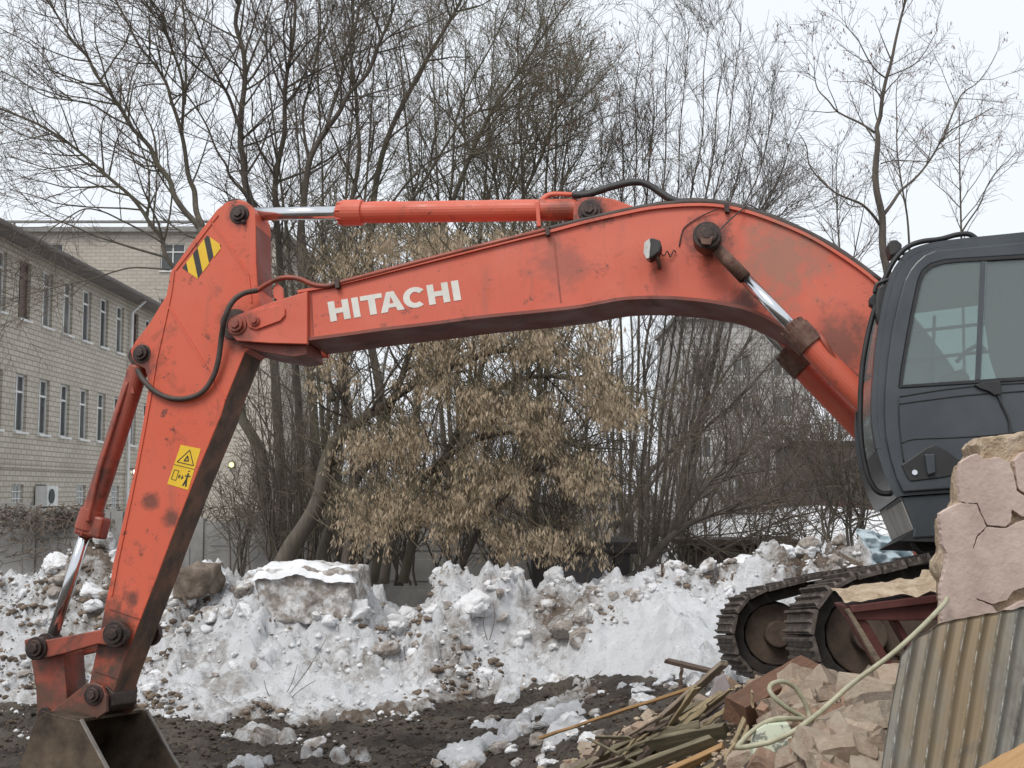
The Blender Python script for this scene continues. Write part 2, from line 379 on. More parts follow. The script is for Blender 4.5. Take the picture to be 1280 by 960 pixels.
class MB:
    def __init__(s): s.v = []; s.f = []
    def add(s, v, f):
        k = len(s.v); s.v += [Vector(a) for a in v]; s.f += [tuple(i + k for i in q) for q in f]; return s
    def box(s, c, ax, ay, az):
        """centre and three half-axis vectors"""
        c, ax, ay, az = map(Vector, (c, ax, ay, az)); v = []
        for sx in (-1, 1):
            for sy in (-1, 1):
                for sz in (-1, 1): v.append(c + ax * sx + ay * sy + az * sz)
        return s.add(v, [(0, 1, 3, 2), (4, 6, 7, 5), (0, 4, 5, 1), (2, 3, 7, 6), (0, 2, 6, 4), (1, 5, 7, 3)])
    def box2(s, lo, hi):
        c = (Vector(lo) + Vector(hi)) / 2; h = (Vector(hi) - Vector(lo)) / 2
        return s.box(c, (h.x, 0, 0), (0, h.y, 0), (0, 0, h.z))
    def tube(s, pts, rad, k=10, cap=True):
        pts = [Vector(p) for p in pts]; n = len(pts)
        if not hasattr(rad, '__len__'): rad = [rad] * n
        vs = []; up = None
        for i in range(n):
            t = (pts[min(i + 1, n - 1)] - pts[max(i - 1, 0)]).normalized()
            if up is None:
                up = t.orthogonal().normalized()
            up = (up - t * up.dot(t)).normalized(); w = t.cross(up)
            for j in range(k):
                a = 2 * math.pi * j / k; vs.append(pts[i] + (up * math.cos(a) + w * math.sin(a)) * rad[i])
        fs = []
        for i in range(n - 1):
            for j in range(k):
                fs.append((i * k + j, i * k + (j + 1) % k, (i + 1) * k + (j + 1) % k, (i + 1) * k + j))
        if cap: fs += [tuple(range(k))[::-1], tuple(range((n - 1) * k, n * k))]
        return s.add(vs, fs)
    def prism(s, near, shift, holes=()):
        """polygon near (world points) with holes, pushed along shift"""
        near = [Vector(p) for p in near]; loops = [near] + [[Vector(p) for p in h] for h in holes]
        flat = [p for l in loops for p in l]; n = len(flat); sh = Vector(shift)
        if holes:
            tri = [tuple(t) for t in tessellate_polygon(loops)]
        else:
            tri = [tuple(range(n))]
        f = list(tri) + [tuple(i + n for i in reversed(t)) for t in tri]
        k = 0
        for l in loops:
            m = len(l)
            for i in range(m): f.append((k + i, k + (i + 1) % m, k + (i + 1) % m + n, k + i + n))
            k += m
        return s.add(flat + [p + sh for p in flat], f)
    def done(s, name, mat, parent=None, smooth=False, bevel=0, loc=None):
        return obj(name, s.v, s.f, mat, parent, smooth, bevel, loc)
def smooth_by_angle(o, deg=40):
    o.data.set_sharp_from_angle(angle=math.radians(deg)) if hasattr(o.data, 'set_sharp_from_angle') else None
def spline(pts, sub=6):
    pts = [Vector(p) for p in pts]; n = len(pts); out = []
    for i in range(n - 1):
        p0 = pts[max(i - 1, 0)]; p1 = pts[i]; p2 = pts[i + 1]; p3 = pts[min(i + 2, n - 1)]
        for k in range(sub):
            t = k / sub
            out.append(.5 * ((2 * p1) + (p2 - p0) * t + (2 * p0 - 5 * p1 + 4 * p2 - p3) * t * t + (3 * p1 - p0 - 3 * p2 + p3) * t ** 3))
    out.append(pts[-1]); return out
def raw_mesh(name, verts, tris, quads=None):
    """fast mesh from numpy arrays"""
    me = bpy.data.meshes.new(name); me.vertices.add(len(verts)); me.vertices.foreach_set('co', np.asarray(verts, np.float32).ravel())
    loops = []; starts = []; tot = []; pos = 0
    for arr, k in ((tris, 3), (quads, 4)):
        if arr is None or len(arr) == 0: continue
        arr = np.asarray(arr, np.int32); loops.append(arr.ravel()); starts.append(pos + np.arange(len(arr)) * k); pos += arr.size
    L = np.concatenate(loops); S = np.concatenate(starts)
    me.loops.add(len(L)); me.loops.foreach_set('vertex_index', L)
    me.polygons.add(len(S)); me.polygons.foreach_set('loop_start', S.astype(np.int32))
    me.update(calc_edges=True); return me
def set_attr(me, name, vals):
    a = me.attributes.new(name, 'FLOAT', 'POINT'); a.data.foreach_set('value', np.asarray(vals, np.float32))

# ================================================================== THE SETTING: ground, snow bank
def ground_h(X, Y):
    X = np.asarray(X, float); Y = np.asarray(Y, float)
    mound = 1.19 * sstep(-.5, 1.55, X + .25 * (vnoise(X * 1.3, Y * 1.3, 3) - .5)) * (1 - .42 * sstep(7.2, 9.6, Y)) * (1 - .55 * sstep(10.2, 13, Y)) * sstep(1.0, 4.0, Y)
    near = (np.abs(X) < 30) & (Y < 60)
    rough = .13 * (fbm(X * .9, Y * .9, 21, 3) - .45) + .09 * (fbm(X * 3.2, Y * 3.2, 31, 4) - .45) + .05 * (fbm(X * 11, Y * 11, 41, 3) - .45)
    w, v = worley(X * 9 + 1.5 * fbm(X * 6, Y * 6, 5, 2), Y * 9 + 1.5 * fbm(X * 6, Y * 6, 8, 2), 77)
    clod = .045 * np.clip((.5 - w) * 4, 0, 1) * np.clip(v - .35, 0, 1) + .06 * (fbm(X * 20, Y * 20, 51, 2) - .4)
    rough = rough + .10 * (fbm(X * .7, Y * 4.5 + .6 * X, 83, 3) - .45) * (Y > 9)
    far = 1 - sstep(25, 60, np.hypot(X, Y))
    return mound + (rough + clod) * far + .9 * sstep(30, 60, Y) * 0
def axis_pts(segs):
    out = []
    for a, b, s in segs: out += list(np.arange(a, b, s))
    out.append(segs[-1][1]); return np.array(out)
gx = axis_pts([(-600, -200, 100), (-200, -40, 20), (-40, -8, 1.6), (-8, -6, .12), (-6, 3.5, .035), (3.5, 7, .08), (7, 40, 1.65), (40, 200, 20), (200, 600, 100)])
gy = axis_pts([(-200, -20, 30), (-20, 3.5, 1.5), (3.5, 9, .05), (9, 14, .035), (14, 15, .1), (15, 30, 1.0), (30, 120, 9), (120, 800, 85)])
GX, GY = np.meshgrid(gx, gy); GZ = ground_h(GX, GY)
def grid_mesh(name, X, Y, Z, keep=None):
    ny, nx = X.shape; idx = np.arange(nx * ny).reshape(ny, nx)
    q = np.stack([idx[:-1, :-1], idx[:-1, 1:], idx[1:, 1:], idx[1:, :-1]], -1).reshape(-1, 4)
    V = np.stack([X, Y, Z], -1).reshape(-1, 3)
    if keep is not None:
        k = keep.reshape(-1); q = q[k[q].any(1)]
        used = np.unique(q); mp = np.full(len(V), -1); mp[used] = np.arange(len(used)); V = V[used]; q = mp[q]
        me = raw_mesh(name, V, None, q); me['n'] = 0; return me, used
    return raw_mesh(name, V, None, q), np.arange(len(V))
me, _ = grid_mesh('ground', GX, GY, GZ); me.shade_smooth()
rb = sstep(.2, 1.2, GX + .6 * (vnoise(GX * 2, GY * 2, 5) - .5)) * (1 - sstep(7.5, 9.5, GY)) * sstep(1, 3, GY)
set_attr(me, 'rubble', rb.ravel())
ground = link_mesh('ground', me, 'mud'); ground['kind'] = 'structure'

# --- ploughed snow bank: crest traced along the top edge, standing about 15.5 m out
CREST = [(-160, 735), (-60, 728), (0, 722), (40, 712), (80, 704), (115, 690), (150, 700), (190, 712), (240, 722), (290, 728), (330, 730), (440, 752), (470, 757), (495, 775), (520, 770),
         (545, 722), (572, 704), (600, 718), (640, 722), (690, 729), (740, 732), (800, 722), (828, 715), (850, 716), (885, 722), (905, 706), (940, 698), (975, 692),
         (1010, 686), (1045, 682), (1080, 690), (1130, 700), (1200, 700), (1300, 705), (1450, 715)]
YC = 15.5
cx = np.array([P(a, b, YC).x for a, b in CREST]); cz = np.array([P(a, b, YC).z for a, b in CREST])
TOE = [(-160, 882), (0, 878), (60, 876), (130, 884), (200, 886), (330, 892), (440, 888), (500, 882), (560, 872), (640, 862), (700, 866), (740, 884), (800, 905), (850, 930), (900, 950), (1000, 900), (1100, 860), (1450, 850)]
def toeY(py): d = ray(640, py); return d.y * (-CAM_H + .06) / d.z
ty = np.array([toeY(b) for a, b in TOE]); tx = np.array([(a - 640) / F_PX * toeY(b) for a, b in TOE])
def bank(X, Y):
    zc = np.interp(X, cx, cz) - .06; yf = np.interp(X, tx, ty) + .5 * (fbm(X * 1.4, Y * 1.4, 61, 3) - .45)
    yr = YC + .35 * (vnoise(X * .8, X * 0, 15) - .5)
    t = (Y - yf) / (yr - yf)
    sh = np.interp(t, [-.5, 0, .1, .38, .62, .86, 1.0, 1.3, 1.9, 6], [-.3, 0, .09, .2, .62, .93, 1.0, .75, .35, .12])
    h = zc * sh
    wx = X + .35 * (fbm(X * 2.5, Y * 2.5, 301, 3) - .4); wy = Y + .35 * (fbm(X * 2.5, Y * 2.5, 311, 3) - .4)
    w1, v1, t1 = worley(wx * 1.5, wy * 1.5, 91, 1); w2, v2, t2 = worley(wx * 3.6, wy * 3.6, 92, 1); w3, v3, t3 = worley(wx * 9, wy * 9, 93, 1)
    smoothzone = np.exp(-((X - 1.6) / 1.1) ** 2 - ((Y - 13.9) / .8) ** 2) + np.exp(-((X + 2.6) / 1.6) ** 2 - ((Y - 13.5) / .35) ** 2)
    am = np.clip(sstep(-.02, .2, t), 0, 1) * (1 - .6 * np.clip(smoothzone, 0, 1))
    am2 = am * sstep(.2, .5, t)
    blk = lambda w, v, t_, e: np.clip((.56 - w) / e, 0, 1) * (v - .3 + 1.3 * t_)
    h = h + am2 * .30 * blk(w1, v1, t1, .22) + am * .20 * blk(w2, v2, t2, .12) + am * .10 * blk(w3, v3, t3, .14)
    h = h + am * .16 * (fbm(X * 6, Y * 6, 71, 4) - .45) + am * .05 * (np.abs(fbm(X * 14, Y * 14, 75, 3) - .45) * 3 - .3) + .03 * (fbm(X * 9, Y * 9, 81, 3) - .45)
    return h, t, smoothzone
bx_ = np.arange(-9.0, 9.0, .03); by_ = np.concatenate([np.arange(9.6, 17.0, .03), np.arange(17.0, 30, .5)])
BX, BY = np.meshgrid(bx_, by_); BH, BT, BS = bank(BX, BY)
G0 = ground_h(BX, BY)
base = np.minimum(G0, .75 * sstep(1.5, 4, BX) + .02)
BZ = np.where(BT > 0, np.maximum(BH, -.2) + base * (1 - sstep(.3, .8, BT)), -.25 + BH * 0)
# loose snow patches on the mud in front of the bank
pn = fbm(BX * 2.3, BY * 2.3, 131, 4) + .06 * np.exp(-((BX - .7) / .8) ** 2 - ((BY - 11.2) / 1.0) ** 2)
patch = sstep(.56, .66, pn) * (BX > -3.3) * (BY < 13.6) * (BY > 10.3)
BZ = np.where((BT <= .02) & (patch > .05), np.maximum(BZ, G0 - .06 + .14 * patch + .11 * (fbm(BX * 12, BY * 12, 141, 3) - .35)), BZ)
keep = (BZ > G0 - .12)
me, used = grid_mesh('snow_bank', BX, BY, BZ, keep); me.shade_smooth()
dl = np.exp(-((BX + 4.9) / 1.5) ** 2 - ((BY - 14.9) / .8) ** 2) * .30            # earthy end by the bucket
dm = np.exp(-((BX + 1.5) / .8) ** 2 - ((BY - 14.8) / .6) ** 2) * .22
d3 = np.exp(-((BX - .6) / .5) ** 2 - ((BY - 15.1) / .35) ** 2) * .30
d4 = np.exp(-((BX - 3.9) / .55) ** 2 - ((BY - 15.2) / .6) ** 2) * .42
d5 = np.exp(-((BX - 2.5) / .3) ** 2 - ((BY - 15.3) / .4) ** 2) * .34
d6 = (1 - sstep(-.02, .2, BT)) * .2 * sstep(-.25, -.08, BT) + .12 * (BT < -.1)
pit = np.clip(.5 - BS, -.5, .5)
dirt = dl + dm + d3 + d4 + d5 + d6 + .62 * fbm(BX * 1.5, BY * 1.5, 151, 4) - .11 - .12 * np.clip(BS, 0, 1) * (BX > 0)
set_attr(me, 'dirt', dirt.ravel()[used])
snow_bank = link_mesh('snow_bank', me, 'snow'); snow_bank['kind'] = 'structure'
def bank_z(x, y):
    ax = np.array([x]); ay = np.array([y]); h, t, s = bank(ax, ay)
    return float(max(h[0] if t[0] > 0 else -1, ground_h(ax, ay)[0]))
def gz(x, y): return float(ground_h(np.array([x]), np.array([y]))[0])

# --- lumps, clods
def lump_mesh(name, seed, sub=3, amp=.35, flat=False):
    r = random.Random(seed); bm = bmesh.new(); bmesh.ops.create_icosphere(bm, subdivisions=sub, radius=1)
    pl = []
    for k in range(9):
        v = Vector((r.gauss(0, 1), r.gauss(0, 1), r.gauss(0, 1))).normalized(); pl.append((v, r.uniform(.55, .95)))
    from mathutils import noise as mn
    o = Vector((r.uniform(0, 50), r.uniform(0, 50), r.uniform(0, 50)))
    for v in bm.verts:
        c = v.co.copy()
        for n_, d_ in pl:
            s_ = c.dot(n_)
            if s_ > d_: c -= n_ * (s_ - d_) * .9
        c *= 1 + amp * (mn.fractal(c * 1.6 + o, .9, 2.1, 4)) * .8
        v.co = c
    me = bpy.data.meshes.new(name); bm.to_mesh(me); bm.free(); me.shade_smooth(); return me
def chunk_mesh(name, seed, dims):
    """a broken brick: hull of a box whose corners are knocked off unevenly"""
    r = random.Random(seed); bm = bmesh.new(); hx, hy, hz = [d / 2 for d in dims]
    for sx in (-1, 1):
        for sy in (-1, 1):
            for sz in (-1, 1):
                c = r.uniform(.0, .55) if r.random() < .45 else r.uniform(0, .12)
                for k in range(3):
                    q = [sx * hx, sy * hy, sz * hz]; q[k] *= 1 - c * r.uniform(.5, 1.2)
                    for j in range(3): q[j] *= r.uniform(.93, 1.0)
                    bm.verts.new(q)
    res = bmesh.ops.convex_hull(bm, input=bm.verts[:])
    bmesh.ops.delete(bm, geom=[v for v in bm.verts if not v.link_faces], context='VERTS')
    bmesh.ops.dissolve_limit(bm, angle_limit=math.radians(14), verts=bm.verts[:], edges=bm.edges[:])
    bmesh.ops.bevel(bm, geom=bm.edges[:], offset=.004, segments=1, affect='EDGES', clamp_overlap=True)
    bmesh.ops.triangulate(bm, faces=bm.faces[:])
    for k in range(3): bmesh.ops.subdivide_edges(bm, edges=[e for e in bm.edges if e.calc_length() > .028], cuts=1); bmesh.ops.triangulate(bm, faces=bm.faces[:])
    from mathutils import noise as mn
    o = Vector((seed * 3.1, seed * 1.7, 0))
    for v in bm.verts:
        q = v.co.copy(); v.co = q + q.normalized() * (mn.fractal(q * 13 + o, .9, 2, 3) * .007)
    me = bpy.data.meshes.new(name); bm.to_mesh(me); bm.free(); return me

def snow_chunk(name, seed):
    r = random.Random(seed); bm = bmesh.new()
    for k in range(15):
        d = Vector((r.gauss(0, 1), r.gauss(0, 1), r.gauss(0, 1))).normalized(); bm.verts.new(d * r.uniform(.75, 1.15))
    bmesh.ops.convex_hull(bm, input=bm.verts[:]); bmesh.ops.delete(bm, geom=[v for v in bm.verts if not v.link_faces], context='VERTS')
    bmesh.ops.dissolve_limit(bm, angle_limit=math.radians(12), verts=bm.verts[:], edges=bm.edges[:]); bmesh.ops.bevel(bm, geom=bm.edges[:], offset=.09, segments=2, affect='EDGES', clamp_overlap=True); bmesh.ops.triangulate(bm, faces=bm.faces[:])
    for k in range(3): bmesh.ops.subdivide_edges(bm, edges=[e for e in bm.edges if e.calc_length() > .22], cuts=1); bmesh.ops.triangulate(bm, faces=bm.faces[:])
    from mathutils import noise as mn
    o = Vector((seed * 1.3, seed * 2.7, 0))
    for v in bm.verts:
        q = v.co.copy(); v.co = q * (1 + .22 * mn.fractal(q * 2.2 + o, .8, 2, 5))
    me = bpy.data.meshes.new(name); bm.to_mesh(me); bm.free(); me.shade_smooth(); return me
SN = [snow_chunk('snow_lump', 100 + k) for k in range(10)]
for m_ in SN: m_.materials.append(M['snow_lump'])
n_l = 0; r = random.Random(5)
while n_l < 280:
    x = r.uniform(-6.8, 4.6); y = r.uniform(13.2, 15.9)
    h, t, s = bank(np.array([x]), np.array([y]))
    if t[0] < .12 or t[0] > 1.12 or s[0] > .45 or r.random() > .25 + t[0] * .7: continue
    sz = r.choice([.04, .05, .06, .06, .08, .09, .11, .15]) * r.uniform(.8, 1.25)
    o = bpy.data.objects.new('snow_lump', r.choice(SN)); COL.objects.link(o)
    o.location = (x, y, h[0] + sz * .2); o.scale = (sz * r.uniform(.9, 1.5), sz * r.uniform(.9, 1.3), sz * r.uniform(.7, 1.0)); o.rotation_euler = (r.uniform(-.5, .5), r.uniform(-.5, .5), r.uniform(0, 6.28))
    tag(o, 'rough lump of old snow lying on the ploughed snow bank', 'snow lump', 'loose snow lumps on the bank'); n_l += 1

r = random.Random(15); n_l = 0
while n_l < 70:
    x = r.gauss(.75, .75); y = r.uniform(9.3, 12.4)
    if not (-2.2 < x < 2.2) or fbm(np.array([x * 1.8]), np.array([y * 1.8]), 231, 3)[0] < .42: continue
    sz = r.choice([.04, .05, .06, .08, .1]) * r.uniform(.8, 1.2)
    o = bpy.data.objects.new('snow_lump', r.choice(SN)); COL.objects.link(o)
    o.location = (x, y, gz(x, y) + sz * .25); o.scale = (sz * r.uniform(1, 1.7), sz * r.uniform(1, 1.4), sz * r.uniform(.6, 1.0)); o.rotation_euler = (r.uniform(-.5, .5), r.uniform(-.5, .5), r.uniform(0, 6.28))
    tag(o, 'dirty clump of snow dropped on the dark mud', 'snow clump', 'snow clumps on the mud'); n_l += 1

def scatter_stuff(name, mat, pts, sz, seed, parent=None, squash=.7):
    """many small lumps joined into one mesh"""
    r = np.random.default_rng(seed); bm = bmesh.new(); bmesh.ops.create_icosphere(bm, subdivisions=1, radius=1); bm.verts.ensure_lookup_table()
    bv = np.array([v.co[:] for v in bm.verts]); bf = np.array([[v.index for v in f.verts] for f in bm.faces]); bm.free()
    n = len(pts); k = len(bv)
    s = (sz[0] * (sz[1] / sz[0]) ** (r.random(n) ** 2))[:, None, None]
    V = bv[None] * r.uniform(.65, 1.3, (n, k, 1)) * s * np.stack([r.uniform(.8, 1.4, n), r.uniform(.8, 1.4, n), np.full(n, squash)], 1)[:, None, :] + np.asarray(pts)[:, None, :]
    Fc = bf[None] + (np.arange(n) * k)[:, None, None]
    me = raw_mesh(name, V.reshape(-1, 3), Fc.reshape(-1, 3)); o = link_mesh(name, me, mat, parent); o['kind'] = 'stuff'; return o
cr_ = np.random.default_rng(3)
x = cr_.uniform(-5.6, 2.2, 11000); y = cr_.uniform(9.3, 13.8, 11000); h, t, s_ = bank(x, y); k = t < .1
o = scatter_stuff('mud_clods', 'clod', np.stack([x, y, ground_h(x, y) + .004], 1)[k], (.005, .036), 3); o['label'] = 'small wet clods of churned mud in front of the snow'
x = cr_.uniform(-6.5, 4.4, 12000); y = cr_.uniform(10.6, 15.9, 12000); h, t, s_ = bank(x, y)
k = (t > -.6) & (t < 1.1) & (s_ < .6) & ((t > 0) & (cr_.random(12000) < .45) | (t <= 0) & (cr_.random(12000) < .4) & (fbm(x * 2.3, y * 2.3, 131, 4) > .5))
xe = cr_.uniform(-6.8, 4.6, 26000); ye = cr_.uniform(12.6, 15.9, 26000); he, te, se = bank(xe, ye)
ke = (te > .02) & (te < 1.08) & (se < .5) & (fbm(xe * 1.9, ye * 1.9, 171, 3) + .28 * np.exp(-((xe + 5.2) / 1.6) ** 2) > .56) & (cr_.random(26000) < .5)
M['bank_earth'] = m_simple('earth_in_snow', (.07, .05, .036), (.26, .2, .15), 5, .9, .5, bdist=.02)
oe = scatter_stuff('earth_crumbs', 'bank_earth', np.stack([xe, ye, he + .004], 1)[ke], (.008, .06), 14, squash=.7); oe['label'] = 'brown earth clods ploughed up among the snow of the bank'
o = scatter_stuff('snow_crumbs', 'snow_lump', np.stack([x, y, np.where(t > 0, h, ground_h(x, y)) + .01], 1)[k], (.008, .045), 4, squash=.8); o['label'] = 'crumbs of broken snow strewn over the bank and mud'

# two big slabs that stand out of the bank
def snow_slab(name, poly, Y, depth, mat, label, cat, topmat=None):
    a = [P(x, y, Y) for x, y in poly]
    zb = min(p.z for p in a); root = thing(name, label, cat, (sum(p.x for p in a) / len(a), Y + depth / 2, zb))
    bm = bmesh.new(); vs = [bm.verts.new(p) for p in a]; f = bm.faces.new(vs)
    ex = bmesh.ops.extrude_face_region(bm, geom=[f]); bmesh.ops.translate(bm, verts=[e for e in ex['geom'] if isinstance(e, bmesh.types.BMVert)], vec=(.15, depth, .05))
    bmesh.ops.recalc_face_normals(bm, faces=bm.faces)
    bmesh.ops.triangulate(bm, faces=bm.faces[:]); 
    for k in range(4): bmesh.ops.subdivide_edges(bm, edges=[e for e in bm.edges if e.calc_length() > .07], cuts=1, use_grid_fill=False); bmesh.ops.triangulate(bm, faces=bm.faces[:])
    from mathutils import noise as mn
    for v in bm.verts:
        q = v.co; d = Vector((mn.fractal(q * 5, .8, 2, 4), mn.fractal(q * 5 + Vector((9, 3, 1)), .8, 2, 4), mn.fractal(q * 5 + Vector((2, 8, 5)), .8, 2, 4)))
        v.co += d * .035
    off = Vector(root.location)
    body = bmesh.new(); me = bpy.data.meshes.new('block')
    for v in bm.verts: v.co -= off
    bm.normal_update(); bm.to_mesh(me); bm.free(); me.shade_smooth()
    link_mesh('block', me, mat, root)
    if topmat:
        pts = [p for p in a]; ys = sorted(p.z for p in pts); top = [p for p in pts if p.z > ys[-1] - .17]
        x0 = min(p.x for p in top); x1 = max(p.x for p in top)
        nx, ny = 50, 26; X_, Y_ = np.meshgrid(np.linspace(x0 - .04, x1 + .06, nx), np.linspace(Y - .06, Y + depth + .05, ny))
        e = np.minimum(np.minimum(X_ - x0 + .06, x1 + .08 - X_), np.minimum(Y_ - Y + .08, Y + depth + .07 - Y_)); e = np.clip(e / .14, 0, 1) ** .5
        zt = np.interp(X_, sorted(p.x for p in top), [p.z for p in sorted(top, key=lambda p: p.x)])
        Z_ = zt - .2 + .24 * e + .13 * (fbm(X_ * 5, Y_ * 5, 3, 4) - .45)
        me, _ = grid_mesh('snow_cap', X_ - off.x, Y_ - off.y, Z_ - off.z); me.shade_smooth(); link_mesh('snow_cap', me, topmat, root)
    return root
snow_slab('snow_block', [(326, 775), (322, 735), (320, 714), (350, 710), (380, 709), (412, 714), (438, 716), (440, 745), (436, 775), (380, 780)], 14.6, .6, 'snow_dirtblock' if 'snow_dirtblock' in M else 'snow_lump', 'big squared snow block with earthy brown side on the bank', 'snow block', 'snow_clean')
M['earth'] = m_simple('frozen_earth', (.10, .075, .055), (.24, .19, .15), 6, .9, .6, bdist=.03)
snow_slab('earth_block', [(216, 748), (218, 716), (228, 709), (252, 713), (256, 735), (250, 748)], 14.7, .35, 'earth', 'square brown block of frozen earth in the snow bank', 'earth block')

# ================================================================== EXCAVATOR
PSI, RHO = math.radians(10), math.radians(6)
AX = Vector((math.sin(PSI) * math.cos(RHO), math.cos(PSI) * math.cos(RHO), -math.sin(RHO)))     # across the machine, away from the camera
FW = Vector((-math.cos(PSI), math.sin(PSI), 0))                                                  # where the boom points
Q0 = Vector((2.40, 8.33, CAM_H))
def MP(px, py, off):
    """pixel -> point in the machine's fore-and-aft plane, off metres to its left (camera side) of the centre plane"""
    d = ray(px, py); return CAMP + d * (((Q0 - CAMP).dot(AX) - off) / d.dot(AX))
EXB = Vector((3.75, 8.15, .9))
ex = thing('excavator', 'orange tracked excavator with charcoal cab, boom stretched out over the snow', 'excavator', EXB)
def MR(px, py, off, ref=None):
    """traced in the plane ref, then carried across the machine to off"""
    return MP(px, py, off) if ref is None else MP(px, py, ref) + AX * (ref - off)
def plate(name, poly, o1, o2, mat, parent, bevel=0, holes=(), ref=None):
    near = [MR(x, y, o1, ref) for x, y in poly]; hs = [[MR(x, y, o1, ref) for x, y in h] for h in holes]
    return MB().prism(near, AX * (o1 - o2), hs).done(name, mat, parent, bevel=bevel)
def pin(name, px, py, r, o1, o2, mat, parent, k=20, ring=0):
    c = MP(px, py, o1); mb = MB().tube([c, c + AX * (o1 - o2)], r, k)
    return mb.done(name, mat, parent, bevel=.006)
def boss(name, px, py, r, o_out, o_in, mat, parent, ref=None):
    """stepped pin head: flange, collar, bolt"""
    c = MR(px, py, o_out, ref); mb = MB()
    mb.tube([c + AX * .03, c + AX * (o_out - o_in)], r, 22); mb.tube([c, c + AX * .04], r * .72, 22); mb.tube([c - AX * .018, c + AX * .02], r * .45, 6)
    return mb.done(name, mat, parent, bevel=.004)
def mtube(name, pts, off, r, mat, parent, k=10, sub=6):
    """pts: (px, py) or (px, py, off)"""
    w = [MP(p[0], p[1], p[2] if len(p) > 2 else off) for p in pts]
    if sub > 1: w = spline(w, sub)
    return MB().tube(w, r, k).done(name, mat, parent, smooth=True)
def strip(name, line, o1, o2, th, mat, parent, bevel=0, up=1, ref=None):
    """band that follows a side-view line across the machine from o1 to o2"""
    a = [MR(x, y, o1, ref) for x, y in line]; mb = MB(); n = len(a); sh = AX * (o1 - o2); vs = []
    for i in range(n):
        t = (a[min(i + 1, n - 1)] - a[max(i - 1, 0)]).normalized(); nn = AX.cross(t).normalized() * up
        vs += [a[i], a[i] + nn * th, a[i] + nn * th + sh, a[i] + sh]
    fs = []
    for i in range(n - 1):
        for j in range(4): fs.append((i * 4 + j, i * 4 + (j + 1) % 4, i * 4 + 4 + (j + 1) % 4, i * 4 + 4 + j))
    fs += [(3, 2, 1, 0), tuple(range(4 * n - 4, 4 * n))]
    return mb.add(vs, fs).done(name, mat, parent, bevel=bevel)

GR = (.035, .022, .018)
M['orange'] = m_paint('orange_paint_boom', ORANGE, OFADE, amount=.60, spots=[(MP(975, 325, .22), .52, (.30, .16, .11), .75), (MP(1050, 430, .22), .36, (.10, .06, .045), .7), (MP(886, 300, .22), .26, GR, .85), (MP(742, 264, .15), .24, GR, .85), (MP(700, 262, .1), .2, (.12, .05, .035), .7), (MP(300, 410, .26), .22, GR, .6), (MP(700, 330, .22), .35, (.25, .08, .055), .6), (MP(930, 385, .22), .25, GR, .8)])
M['orange_arm'] = m_paint('orange_paint_arm', (.60, .096, .042), (.61, .115, .06), amount=.58, low=(.7, 2.2), spots=[(MP(141, 793, .17), .33, GR, .9), (MP(114, 869, .17), .3, GR, .8), (MP(298, 410, .17), .28, GR, .8), (MP(176, 455, .17), .22, GR, .8), (MP(190, 627, .17), .11, (.06, .03, .022), .75), (MP(213, 648, .17), .12, (.06, .03, .022), .75), (MP(165, 748, .17), .1, (.06, .03, .022), .75), (MP(297, 270, .17), .15, GR, .7)])
# ---- boom
BTOP = [(372, 366), (420, 357), (480, 342), (560, 322), (640, 302), (690, 290), (735, 278), (780, 268), (810, 262), (836, 259), (860, 257.5), (885, 257.5), (908, 260), (932, 265.5), (958, 274), (988, 286), (1017, 300), (1045, 317), (1070, 334), (1094, 353), (1130, 388), (1165, 430), (1200, 480), (1240, 545), (1262, 590)]
BBOT = [(1262, 640), (1225, 640), (1190, 600), (1150, 550), (1110, 505), (1075, 470), (1040, 443), (1005, 421), (968, 399), (935, 384), (905, 377.5), (881, 373.5), (860, 371.5), (842, 370), (810, 369.5), (780, 371), (755, 375), (727, 380.5), (690, 385), (640, 390), (600, 394), (540, 402), (480, 409), (430, 416), (382, 422)]
def resamp(poly, sub=3):
    w = [Vector((x, y, 0)) for x, y in poly]; return [(p.x, p.y) for p in spline(w, sub)]
bt, bb = resamp(BTOP), resamp(BBOT)
boom = plate('boom', bt + bb, .215, -.215, 'orange', ex)
strip('top_flange', bt, .24, -.24, .022, 'orange', boom, up=-1)
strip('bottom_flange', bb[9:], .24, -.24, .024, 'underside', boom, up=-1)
tip = [(384, 364), (344, 376), (303, 391), (288, 397), (282.5, 405), (285, 415), (296, 426), (340, 429), (384, 430)]
for o1 in (.262, -.225):
    plate('tip_plate', tip, o1, o1 - .037, 'orange', boom, bevel=.006, ref=.262)
    plate('keeper_plate', [(318, 388), (350, 381), (356, 386), (356, 394), (350, 401), (320, 412), (311, 409), (307, 400), (310, 391)], o1 + .02 if o1 > 0 else o1 - .057, o1 if o1 > 0 else o1 - .037, 'orange', boom, bevel=.004, ref=.28)
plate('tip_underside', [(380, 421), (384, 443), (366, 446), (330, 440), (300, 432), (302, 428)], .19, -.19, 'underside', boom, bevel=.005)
boss('pivot_pin', 293.5, 405, .078, .305, .2, 'orange_dirty', boom); boss('pivot_pin', 317.5, 401, .055, .30, .25, 'orange_dirty', boom)
plate('weld_seam', [(691, 297), (693, 297), (702, 378), (700, 378)], .219, .21, 'orange_dirty', boom)
plate('weld_seam', [(388, 366), (389.5, 366), (392, 419), (390.5, 419)], .219, .21, 'orange_dirty', boom)
plate('lug', [(341, 362), (346, 353), (353, 360), (354, 373), (348, 376), (342, 372)], .235, .2, 'orange', boom, bevel=.004)
